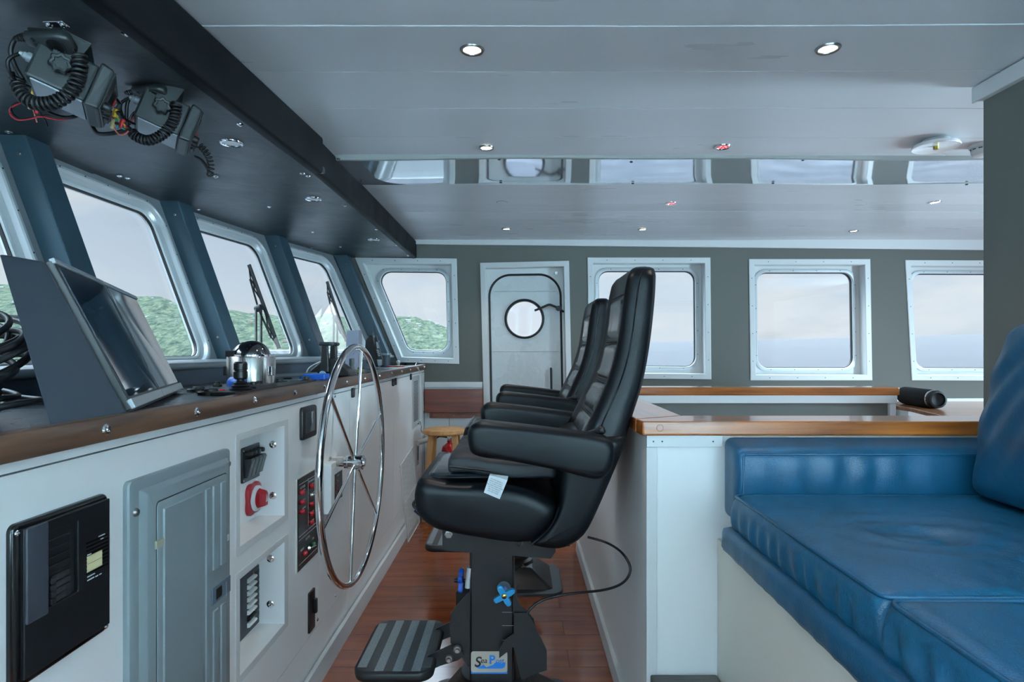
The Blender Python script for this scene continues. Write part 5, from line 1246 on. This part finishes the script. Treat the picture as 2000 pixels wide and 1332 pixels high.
obj('collar', lathe(B(), [(0, 0), (.010, 0), (.010, .005), (0, .005)], c, (0, 0, 1), 16), M['black'], rb2); obj('cap', lathe(B(), [(.0075, .004), (.0075, .012), (.006, .0135), (0, .0135)], c, (0, 0, 1), 16), mat('cap_red', (214, 30, 36), .35), rb2, smooth=35)
c = base_at(503, -.80); tr_ = thing('control_box', 'low black control box between joystick and binnacle', 'box', c)
obj('case', hexa(B(), [c+Vector(p) for p in ((-.045, -.08, 0), (.03, -.08, 0), (.03, .10, 0), (-.045, .10, 0), (-.04, -.07, .020), (.025, -.07, .016), (.025, .09, .016), (-.04, .09, .020))]), M['black'], tr_, bevel=.003)
for k in range(3): obj('knob', lathe(B(), [(.010, .018), (.009, .027), (0, .028)], c+Vector((-.015, -.04+.045*k, 0)), (0, 0, 1), 14), M['rubber'], tr_, smooth=35)
c = base_at(560, -.795); tr2 = thing('control_tray', 'flat black tray along the console edge past the binnacle', 'tray', c)
obj('tray', BX(c.x-.05, c.x+.03, c.y-.18, c.y+.22, ZC, ZC+.009), M['black'], tr2, bevel=.003)
c = base_at(570, -.92); lv_ = thing('grey_lever', 'long grey lever lying along the console top', 'lever', c)
obj('rod', tube(B(), [(-.95, 2.35, ZC+.022), (-.90, 2.50, ZC+.021), (-.86, 2.62, ZC+.020)], .009, 12), mat('lever_grey', (70, 78, 80), .4), lv_, smooth=50)
obj('pivot', lathe(B(), [(0, 0), (.016, 0), (.016, .03), (0, .032)], (-.96, 2.33, ZC), (0, 0, 1), 16), M['black'], lv_, smooth=40)
c = base_at(621, -.845); bb_ = thing('blue_box', 'bright blue flat box in front of the throttle', 'box', c)
obj('box', BX(c.x-.055, c.x+.05, c.y-.07, c.y-.0, ZC, ZC+.024), blu, bb_, bevel=.003)
# throttle: two levers
c = base_at(636, -.875); th_ = thing('throttle_control', 'black twin-lever throttle control with a round blue badge', 'throttle', c)
Y0 = c.y
obj('housing', loft(B(), [[Vector((c.x+x, Y0+y_, ZC+z)) for x, z in ((-.085, 0), (-.075, .03), (-.02, .075), (.02, .085), (.045, .07), (.105, .02), (.11, 0))] for y_ in (.01, .12)]), M['black'], th_, bevel=.006)
for k, y_ in enumerate((-.004, .124)):
    lv = hexa(B(), [(c.x-.021, Y0+y_-.012, ZC+.02), (c.x+.019, Y0+y_-.012, ZC+.02), (c.x+.019, Y0+y_+.01, ZC+.02), (c.x-.021, Y0+y_+.01, ZC+.02), (c.x-.015, Y0+y_-.01, ZC+.145), (c.x+.013, Y0+y_-.01, ZC+.145), (c.x+.013, Y0+y_+.01, ZC+.145), (c.x-.015, Y0+y_+.01, ZC+.145)])
    L_ = obj('lever', lv, M['black'], th_, bevel=.005)
    obj('grip', puff(B(), [Vector((c.x+p.x*1.0, ZC+.150+p.y)) for p in rrect(-.028, .026, -.008, .009, .008)], Y0+y_-.012, Y0+y_+(.05 if k == 0 else .012), .005), mat('grip_slate', (58, 62, 70), .35) if k == 0 else bpy.data.materials['grip_slate'], L_, smooth=50)
bd2 = P(630, 732, Y0-.018)
obj('badge', lathe(B(), [(0, .004), (.016, .003), (.0175, 0)], bd2, (0, -1, 0), 24), mat('badge_blue', (150, 190, 216), .3), th_, smooth=40)
text('TX', .015, bd2+Vector((-.010, -.005, -.0055)), (1, 0, 0), (0, 0, 1), bpy.data.materials['bright_blue'], th_)
obj('wire', tube(B(), spline([(c.x-.02, Y0-.01, ZC+.07), (c.x-.07, Y0, ZC+.045), (c.x-.085, Y0, ZC+.02), (c.x-.075, Y0, ZC+.004)], 5), .003, 6), M['trimwhite'], th_, smooth=50)
# pale grey tall box
c = base_at(691, -.955); wbx = thing('pale_grey_box', 'tall pale lilac-grey box standing on the console', 'box', c)
bm = hexa(B(), [c+Vector(p) for p in ((-.04, -.045, 0), (.036, -.045, 0), (.036, .05, 0), (-.04, .05, 0), (-.03, -.045, .232), (.040, -.045, .236), (.040, .03, .236), (-.03, .03, .232))]); obj('case', bm, mat('lilac_grey', (178, 180, 198), .5), wbx, bevel=.003)
for z in (.15, .10, .03): add_screw(wbx, c+Vector((.01, -.045, z)), s=.6)
# grey-green bellows joystick
c = base_at(687, -.80); j2 = thing('grey_joystick', 'small grey bellows joystick behind the wheel rim', 'joystick', c)
obj('bellows', lathe(B(), [(0, 0), (.026, 0), (.027, .008), (.022, .012), (.024, .018), (.019, .022), (.021, .028), (.015, .034), (.010, .046)], c, (0, 0, 1), 20), mat('bellows_grey', (92, 98, 100), .5), j2, smooth=30)
obj('grip', lathe(B(), [(.009, .044), (.0125, .052), (.012, .078), (.014, .08), (0, .081)], c, (0, 0, 1), 16), mat('grip_grey', (84, 88, 86), .5), j2, smooth=35)
for (u, X, w__, h__, m_, lab, nm) in ((672, -.83, .022, .055, M['black'], 'small black switch stick left of the grey joystick', 'switch_stick'), (703, -.84, .035, .03, mat('khaki', (112, 108, 72), .5), 'small khaki plastic box right of the grey joystick', 'khaki_box')):
    c = base_at(u, X); o = thing(nm, lab, 'switch' if 'stick' in nm else 'box', c)
    obj('body', BX(c.x-w__*.6, c.x+w__*.6, c.y-.02, c.y+.02, ZC, ZC+h__*.55), m_, o, bevel=.002); obj('top', BX(c.x-w__*.3, c.x+w__*.3, c.y-.01, c.y+.01, ZC+h__*.55, ZC+h__), m_, o, bevel=.002)
# handheld radio in charger
c = base_at(733, -.94); hr = thing('handset_dock', 'black upright handset dock near the far end of the console', 'dock', c)
def C3(u, v): return P(u, v, c.y)
pr = [(716, 664), (722, 655), (730, 656), (733, 672), (736, 688), (741, 700), (741, 716), (727, 716), (718, 708), (714, 690)]
obj('dock', loft(B(), [[C3(u, v)+Vector((0, d, 0)) for u, v in pr] for d in (-.03, .03)]), M['black'], hr, bevel=.005)
obj('stub_antenna', lathe(B(), [(.009, 0), (.008, .04), (.006, .042), (0, .042)], C3(727, 660), (0, 0, 1), 12), M['black'], hr, smooth=40)
hs_ = thing('phone_handset', 'silver and black handset with a thin antenna leaning on the dock', 'telephone', c+Vector((.035, 0, 0)))
pr = [(733, 660), (737, 655), (741, 668), (745, 690), (749, 700), (749, 712), (743, 714), (739, 704), (735, 684)]
obj('handset', loft(B(), [[C3(u, v)+Vector((.002, d, 0)) for u, v in pr] for d in (-.046, -.022)]), M['black'], hs_, bevel=.003)
kp = mat('handset_silver', (150, 156, 160), .35, metal=.3)
pr = [(737, 668), (740.5, 668), (743, 680), (739, 681)]
obj('screen', loft(B(), [[C3(u, v)+Vector((.002, d, 0)) for u, v in pr] for d in (-.049, -.045)]), kp, hs_)
for j in range(4):
    for i in range(3):
        k_ = C3(738.8+i*1.6+j*.9, 684+j*3.4)+Vector((.002, -.047, 0)); obj('key', BX(k_.x-.0022, k_.x+.0022, k_.y-.002, k_.y, k_.z-.004, k_.z+.004), kp, hs_)
obj('antenna', tube(B(), [C3(736.5, 658)+Vector((0, -.034, 0)), C3(733, 637)+Vector((0, -.034, 0))], .0025, 6), M['black'], hs_, smooth=50)
obj('cradle_lip', loft(B(), [[C3(u, v)+Vector((.002, d, 0)) for u, v in ((739, 702), (748, 702), (748, 713), (741, 714))] for d in (-.05, -.045)]), kp, hs_)
c = base_at(752, -.945); cp = thing('grey_pot', 'dark grey round pot with a pale rim at the console end', 'pot', c)
obj('pot', lathe(B(), [(0, 0), (.030, 0), (.036, .085), (.033, .085), (.028, .01), (0, .01)], c, (0, 0, 1), 28), mat('pot_grey', (64, 74, 84), .45), cp, smooth=40)
obj('rim', lathe(B(), [(.036, .082), (.045, .084), (.045, .096), (.033, .096), (.033, .084)], c, (0, 0, 1), 28), M['sillgrey'], cp, smooth=40)
c = base_at(775, -.86); kk = thing('red_key_tag', 'red and yellow key tag lying at the far end of the console', 'tag', c)
obj('tag', BX(c.x-.07, c.x+.05, c.y-.03, c.y+.03, ZC, ZC+.006), mat('tag_red', (176, 40, 50), .5), kk, bevel=.002); obj('stripe', BX(c.x-.01, c.x+.035, c.y-.02, c.y+.02, ZC+.006, ZC+.009), mat('tag_yellow', (214, 190, 90), .5), kk)
c = base_at(778, -.92); kk = thing('white_cup', 'tiny white cap standing near the far end of the console', 'cap', c)
obj('cap', lathe(B(), [(0, 0), (.010, 0), (.012, .018), (.015, .022), (.015, .036), (0, .038)], c, (0, 0, 1), 16), M['trimwhite'], kk, smooth=40)
c = base_at(803, -.86); kk = thing('black_tablet', 'flat dark tablet at the far end of the console', 'tablet', c)
obj('case', BX(c.x-.06, c.x+.06, c.y-.1, c.y+.03, ZC+.012, ZC+.022), M['black'], kk, bevel=.002); obj('stand', BX(c.x-.05, c.x-.03, c.y-.02, c.y+.02, ZC, ZC+.012), M['black'], kk)
obj('cable', tube(B(), spline([(c.x+.055, c.y-.06, ZC+.018), (-.742, 4.45, ZC+.004), (-.732, 4.6, 1.05), (-.735, 4.72, .9), (-.735, 4.78, .75)], 6), .0025, 6), M['trimwhite'], kk, smooth=50)
# black mooring of cables beside the housing
cb_ = thing('cable_coil', 'coil of thick black cables lying left of the monitor housing', 'cable', (-.95, 1.0, ZC))
rn = random.Random(3)
for k in range(13):
    cx, cy = -1.02+rn.uniform(-.03, .03), 1.03+rn.uniform(-.03, .03); r0 = .155+rn.uniform(-.02, .025); th0 = rn.uniform(-.1, .1); til = rn.uniform(.15, .45) if k > 3 else rn.uniform(0, .1)
    pts = [Vector((cx+math.cos(t)*r0, cy+math.sin(t)*r0*.62, ZC+.010+.0065*k+max(-.0, til*.14*(1+math.sin(t+.3))*1.1)+.004*math.sin(3*t+k))) for t in [2*PI*i/40 for i in range(40)]]
    obj('cable', tube(B(), pts, .0056, 10, closed=True), M['black'], cb_, smooth=60)
for k in range(3):
    pts = [(-1.15+.03*k, .86+.03*k, ZC+.02+.014*k), (-1.0, .93+.02*k, ZC+.035+.014*k), (-.9, 1.0+.02*k, ZC+.04+.012*k), (-.88, 1.045, ZC+.045+.01*k)]
    obj('cable', tube(B(), spline(pts, 8), .0056, 10), M['black'], cb_, smooth=60)
# ================================================================ RADIOS UNDER THE SOFFIT
RG = mat('radio_grey', (34, 40, 41), .42, bump=(400, .06, .0004)); RL = mat('radio_pale', (150, 158, 164), .4); RD = mat('radio_dark', (30, 34, 36), .4)
def make_radio(lab):
    """built round the origin: x' = along the face normal (towards the helm), y' = width, z' = up; then turned"""
    r = thing('marine_radio', lab, 'radio', (0, 0, 0), 'radios under the soffit')
    bw, bh, bd_ = .070, .046, .115
    obj('body', hexa(B(), [(-bd_, -bw, -bh), (0, -bw, -bh), (0, bw, -bh), (-bd_, bw, -bh), (-bd_, -bw, bh), (0, -bw, bh), (0, bw, bh), (-bd_, bw, bh)]), RG, r, bevel=.006)
    obj('base_plate', BX(-bd_+.012, -.004, -bw+.006, bw-.006, -bh-.0035, -bh+.001), RL, r, label='pale label on the underside')
    hx = [(0, -bw-.008, -bh-.010), (.030, -bw-.008, -bh-.006), (.030, bw+.008, -bh-.006), (0, bw+.008, -bh-.010), (0, -bw-.008, bh+.010), (.030, -bw-.004, bh+.004), (.030, bw+.004, bh+.004), (0, bw+.008, bh+.010)]
    bz = obj('front_bezel', hexa(B(), hx), RG, r, bevel=.007, seg=3)
    obj('face', BX(.029, .033, -bw-.002, bw+.002, -bh-.002, bh), RD, r, bevel=.002)
    obj('screen', BX(.0325, .0340, -.03, .045, -.012, bh-.010), mat('radio_screen', (40, 40, 42), .15) if 'radio_screen' not in bpy.data.materials else bpy.data.materials['radio_screen'], r)
    for i in range(5): obj('speaker_slot', BX(.0328, .0336, -bw+.006, -bw+.026, -.012+.0105*i, -.007+.0105*i), M['black'], r)
    for (y_, z_, rr_) in ((-.048, -.032, .0115), (-.018, -.034, .0115)): obj('knob', lathe(B(), [(rr_, 0), (rr_*.95, .012), (rr_*.8, .016), (0, .016)], (.032, y_, z_), (1, 0, 0), 18), M['rubber'], r, smooth=35)
    obj('socket_cover', BX(.032, .044, .008, .038, -bh+.002, -.022), M['rubber'], r, bevel=.003)
    obj('red_button', BX(.0328, .036, .052, .064, .008, .026), mat('distress_red', (150, 24, 34), .35) if 'distress_red' not in bpy.data.materials else bpy.data.materials['distress_red'], r, bevel=.002)
    for i in range(3): text('CH'[:1+i % 2], .006, (.0332, .05, -.004-.009*i), (0, 1, 0), (0, 0, 1), bpy.data.materials['faint_print'], r)
    # trunnion bracket and knobs
    for s in (-1, 1):
        y_ = s*(bw+.006); obj('bracket_arm', hexa(B(), [(-.085, y_-.002, -.004), (-.045, y_-.002, -.004), (-.045, y_+.002, -.004), (-.085, y_+.002, -.004), (-.085, y_-.002, .078), (-.03, y_-.002, .078), (-.03, y_+.002, .078), (-.085, y_+.002, .078)]), RG, r, bevel=.001)
        n = 56; c_ = Vector((-.062, s*(bw+.008), .006))
        kb = loft(B(), [[c_+Vector((math.cos(2*PI*k/n)*rr_*(1+.12*math.cos(7*2*PI*k/n)), s*h, math.sin(2*PI*k/n)*rr_*(1+.12*math.cos(7*2*PI*k/n)))) for k in range(n)] for h, rr_ in ((0, .017), (.002, .021), (.010, .021), (.013, .018), (.0125, .013), (.010, .012))])
        obj('bracket_knob', kb, RG, r, smooth=45)
    obj('bracket_top', BX(-.085, -.03, -bw-.008, bw+.008, .078, .082), RG, r)
    obj('heat_shield', hexa(B(), [(-.02, bw-.01, bh+.008), (.02, bw-.01, bh+.004), (.02, bw+.012, bh-.01), (-.02, bw+.012, bh-.01), (-.06, bw-.03, .078), (-.03, bw-.03, .078), (-.03, bw+.0, .078), (-.06, bw+.0, .078)]), RL, r, bevel=.001)
    # plugs and cables at the back
    obj('rear_plug', lathe(B(), [(.011, 0), (.011, .012), (.008, .013), (.008, .018), (.006, .02), (.006, .026), (0, .026)], (-bd_, -.045, .0), (-1, 0, 0), 14), M['sillgrey'], r, smooth=35)
    obj('hand_cable', tube(B(), spline([(-bd_-.024, -.045, 0), (-bd_-.036, -.05, -.03), (-bd_-.02, -.03, -.055), (-bd_+.005, .0, -.05)], 6), .004, 8), M['black'], r, smooth=60)
    return r
def coil(pts, R_, r_, turns, n=14):
    c = spline(pts, 24); L = [0]
    for i in range(1, len(c)): L.append(L[-1]+(c[i]-c[i-1]).length)
    o = []; N_ = turns*n; px = None
    for k in range(N_+1):
        d = L[-1]*k/N_; i = max(1, min(len(c)-1, next((j for j in range(len(L)) if L[j] >= d), len(L)-1)))
        t = (d-L[i-1])/max(1e-9, L[i]-L[i-1]); p = c[i-1].lerp(c[i], t); dr_ = (c[i]-c[i-1]).normalized()
        if px is None: px, _ = frame(dr_)
        px = (px-dr_*px.dot(dr_)).normalized(); py = dr_.cross(px); a = 2*PI*k/n
        o.append(p+px*math.cos(a)*R_+py*math.sin(a)*R_)
    return tube(B(), o, r_, 7)
face_n = Vector((.80, .49, -.33)).normalized()
def orient(o, loc, n_=face_n, roll=0):
    yv = Vector((0, 0, 1)).cross(n_).normalized()*-1     # width axis
    yv = -yv if yv.dot(Vector((-1, .8, 0))) > 0 and False else yv
    zv = n_.cross(yv).normalized()
    if zv.z < 0: yv = -yv; zv = n_.cross(yv).normalized()
    m = Matrix((n_, yv, zv)).transposed()
    o.rotation_mode = 'QUATERNION'; o.rotation_quaternion = m.to_quaternion(); o.location = loc
rad1 = make_radio('larger grey marine radio hanging under the soffit, nearest the top left corner')
Y1 = 1.46; orient(rad1, P(184, 184, Y1))
rad2 = copy_tree(rad1); rad2['label'] = 'second grey marine radio, hanging nearer the round soffit light'
Y2 = 1.78; orient(rad2, P(359, 251, Y2))
# microphones on their clips
def make_mic(lab):
    m = thing('hand_microphone', lab, 'microphone', (0, 0, 0), 'hand microphones')
    L_ = []
    for t, w__, h_ in ((-.060, .012, .008), (-.056, .018, .012), (-.035, .023, .015), (-.01, .028, .017), (.02, .032, .018), (.045, .031, .017), (.058, .024, .013), (.062, .014, .008)):
        L_.append([Vector((t, p.x, p.y)) for p in rrect(-w__, w__, -h_, h_, min(w__, h_)*.75, 5)])
    bd__ = obj('body', loft(B(), L_), RG, m, smooth=50)
    obj('back_shell', cushion(B(), -.055, .035, -.021, .021, .010, .024, .006, 3, 3, 2), RG, m, smooth=50)
    obj('speaker_ring', lathe(B(), [(.024, .001), (.0235, .003), (.021, .003), (.0205, .0)], (.024, 0, -.018), (0, 0, -1), 28), RG, m, smooth=45)
    for i in range(7):
        x_ = .024-.016+.0053*i; hw_ = math.sqrt(max(0, .019**2-(x_-.024)**2)); obj('grille_bar', BX(x_-.001, x_+.0012, -hw_, hw_, -.0205, -.0175), M['black'], m)
    for (x_, y_) in ((-.032, -.008), (-.032, .008), (-.02, .0)): obj('button', lathe(B(), [(.006, 0), (.0055, .0022), (0, .003)], (x_, y_, -.0145), (0, 0, -1), 12), RD, m, smooth=45)
    obj('strain_relief', lathe(B(), [(.007, 0), (.0095, .003), (.007, .006), (.0095, .009), (.007, .012), (.009, .015), (.006, .018), (.0085, .021), (.005, .03)], (-.058, 0, 0), (-1, 0, -.25), 12), M['rubber'], m, smooth=40)
    obj('hanger_button', lathe(B(), [(.004, 0), (.004, .012), (.008, .013), (.008, .017)], (.01, 0, .022), (0, 0, 1), 12), M['chrome'], m, smooth=40)
    return m
def omic(o, loc, xd, up=(0, .35, 1)):
    xd = Vector(xd).normalized(); z_ = Vector(up); z_ = (z_-xd*z_.dot(xd)).normalized(); y_ = z_.cross(xd)
    o.scale = (.84, .84, .84); o.rotation_mode = 'QUATERNION'; o.rotation_quaternion = Matrix((xd, y_, z_)).transposed().to_quaternion(); o.location = loc
mic1 = make_mic('grey fist microphone clipped beside the larger radio')
omic(mic1, P(97, 80, 1.36), (1, .05, -.10), (0, .62, 1))
mic2 = copy_tree(mic1); mic2['label'] = 'grey fist microphone clipped beside the second radio'
omic(mic2, P(294, 181, 1.70), (1, -.1, -.08), (0, .58, 1))
for k, (u, v, yy, lab) in enumerate(((110, 58, 1.365, 'steel microphone clip above the larger radio'), (302, 160, 1.71, 'steel microphone clip above the second radio'))):
    p = P(u, v, yy); p.z = 1.9565
    cl_ = thing('microphone_clip', lab, 'clip', p); 
    obj('clip_plate', BX(p.x-.022, p.x+.022, p.y-.012, p.y+.012, p.z-.004, p.z), M['chrome'], cl_, bevel=.001)
    for s in (-1, 1): obj('screw', lathe(B(), [(0, .005), (.006, .004), (.008, 0)], (p.x+s*.016, p.y, p.z-.004), (0, 0, -1), 12), M['chrome'], cl_, smooth=40)
# coiled leads
def curly(P_, lab, Rr, rr, turns, lead=None):
    o = thing('coiled_cord', lab, 'cord', P_[0], 'coiled microphone cords')
    obj('coil', coil(P_, Rr, rr, turns), M['rubber'], o, smooth=70)
    if lead: obj('lead', tube(B(), spline(lead, 7), .0048, 8), M['rubber'], o, smooth=60)
y = 1.375
curly([P(155, 103, y), P(156, 130, y), P(150, 158, y), P(135, 182, y), P(105, 200, y), P(72, 202, y), P(48, 190, y), P(34, 165, y), (P(36, 148, y))], 'thick coiled cord looping in front of the larger radio', .0125, .0037, 25,
      [P(46, 68, 1.36), P(30, 76, 1.36), P(21, 100, 1.365), P(30, 130, 1.37), P(45, 155, y)])
y = 1.70
curly([P(345, 202, y), P(343, 222, y), P(335, 243, y), P(318, 262, y), P(292, 274, y), P(268, 268, y), P(255, 255, y)], 'coiled cord looping in front of the second radio', .0115, .0035, 22,
      [P(258, 188, 1.69), P(249, 200, 1.69), P(247, 225, 1.695), P(249, 245, y), P(256, 253, y)])
y = 1.86
curly([P(388, 282, y), P(398, 292, y), P(408, 308, y), P(412, 325, y), P(410, 338, y), P(414, 344, y)], 'short coiled cord dangling below the second radio', .0085, .0028, 10, [P(380, 306, y), P(392, 312, y), P(402, 324, y), P(408, 336, y)])
# loose wiring
wires = thing('loose_wiring', 'bundle of loose red and black wires between the radios', 'wires', P(100, 230, 1.5))
wr_ = mat('wire_red', (176, 34, 44), .4); wy = mat('wire_yellow', (214, 168, 40), .4); wbl = mat('wire_blue', (60, 120, 170), .4); wpk = mat('wire_pink', (214, 110, 96), .4)
def wire(pts, m, r_=.0022, dy=0): obj('wire', tube(B(), spline([P(u, v, 1.52+dy) for u, v in pts], 6), r_, 6), m, wires, smooth=60)
wire([(55, 195), (38, 202), (22, 210), (20, 222), (34, 234), (60, 232), (80, 228), (120, 234), (165, 225)], wr_); wire([(57, 197), (40, 200), (24, 206), (23, 218), (38, 232), (62, 230), (90, 225), (130, 230), (170, 222)], M['black'])
wire([(55, 196), (62, 208), (68, 225), (72, 239)], wpk, .0015); wire([(72, 206), (80, 222), (90, 238), (93, 248)], M['black'], .0018); wire([(78, 178), (72, 195), (66, 205)], wr_)
wire([(75, 200), (100, 222), (135, 230), (172, 218)], M['black'], .005); wire([(180, 230), (180, 245), (190, 260), (210, 262), (232, 258), (255, 252)], M['black'], .006, .15)
wire([(75, 172), (76, 165), (78, 176), (90, 184), (95, 180)], M['black'], .003); wire([(76, 130), (80, 126), (88, 128)], wpk, .003)
wire([(220, 216), (228, 226), (236, 236), (246, 248)], wy, .003, .12); wire([(218, 224), (226, 238), (240, 244), (250, 250)], wr_, .003, .12); wire([(216, 232), (222, 248), (232, 262), (243, 262), (251, 256)], wpk, .0022, .12)
wire([(222, 210), (232, 222), (236, 240), (228, 250)], wbl, .003, .12); wire([(225, 215), (240, 230), (236, 244), (216, 236)], M['black'], .004, .12); wire([(216, 222), (226, 232), (232, 246), (244, 252)], mat('wire_green', (40, 120, 84), .4), .003, .12)
wire([(255, 240), (262, 228), (275, 222), (284, 223)], wr_, .0025, .2); wire([(252, 244), (258, 226), (268, 218), (284, 221)], M['black'], .004, .2); wire([(222, 190), (234, 205), (226, 218), (238, 222)], M['rubber'], .006, .12)
for (u, v, m_) in ((66, 176, wy), (60, 205, mat('wire_clear', (200, 180, 130), .4)), (74, 214, wr_)):
    p = P(u, v, 1.52); obj('connector', lathe(B(), [(0, -.012), (.004, -.01), (.0045, .008), (.002, .012)], p, (.3, 0, 1), 8), m_, wires, smooth=50)
for (u, v, m_) in ((221, 243, bpy.data.materials['wire_clear']), (226, 221, wy), (238, 242, wr_)):
    p = P(u, v, 1.64); obj('connector', lathe(B(), [(0, -.014), (.006, -.01), (.0065, .010), (.003, .014)], p, (.3, 0, 1), 8), m_, wires, smooth=50)
# ================================================================ WIPERS OUTSIDE
def wiper(i, lab, pts_top, pts_bot, piv, arms):
    f, L, H, nrm = FW[i]
    def at(u, v, d=.11):
        o = Vector((0, 0, CZ)); r_ = Vector(((u-CU)/F, 1, -(v-CV)/F)); p0 = f(L/2, H/2, d)
        return o+r_*((p0-o).dot(nrm)/r_.dot(nrm))
    a = at(*pts_top); b = at(*pts_bot); pv = at(*piv, .14)
    w_ = thing('windscreen_wiper', lab, 'wiper', at(*arms[0][1], .12), 'windscreen wipers')
    n_ = nrm
    side = (b-a).cross(n_).normalized()*.010
    obj('blade', hexa(B(), [a-side*.6, a+side*.6, a+side*.6+n_*.02, a-side*.6+n_*.02, b-side*.6, b+side*.6, b+side*.6+n_*.02, b-side*.6+n_*.02]), M['black'], w_)
    sp_ = side.normalized()*(-.028 if (side.normalized()).dot(pv-a.lerp(b, .5)) < 0 else .028)
    q_ = [a.lerp(b, t) for t in (.02, .16, .3, .42, .58, .72, .86, .98)]
    for (s, e_) in ((0, 2), (1, 3), (4, 6), (5, 7)):
        mid = q_[s].lerp(q_[e_], .5)+sp_*.5+n_*.025; obj('linkage', tube(B(), [q_[s]+n_*.015, mid, q_[e_]+n_*.015], .0045, 6), M['black'], w_, smooth=50)
    obj('bridge', tube(B(), [q_[1]+sp_*.4+n_*.03, a.lerp(b, .5)+sp_*1.0+n_*.035, q_[6]+sp_*.4+n_*.03], .006, 6), M['black'], w_, smooth=50)
    obj('pivot_block', lathe(B(), [(0, -.02), (.02, -.02), (.024, 0), (.02, .02), (0, .02)], pv, n_, 12), M['gasket'], w_, smooth=40)
    for (p1, p2) in arms: obj('arm', tube(B(), [at(*p1, .15), at(*p2, .15)], .0075, 8), M['gasket'], w_, smooth=50)
wiper(4, 'black wiper parked outside the middle front window', (489, 516), (548, 680), (505, 602), (((500, 604), (500, 668)), ((510, 604), (510, 672))))
wiper(5, 'black wiper parked outside the farthest front window, smaller in view', (641, 549), (679, 666), (656, 620), (((652, 620), (651, 690)), ((659, 620), (658, 690))))
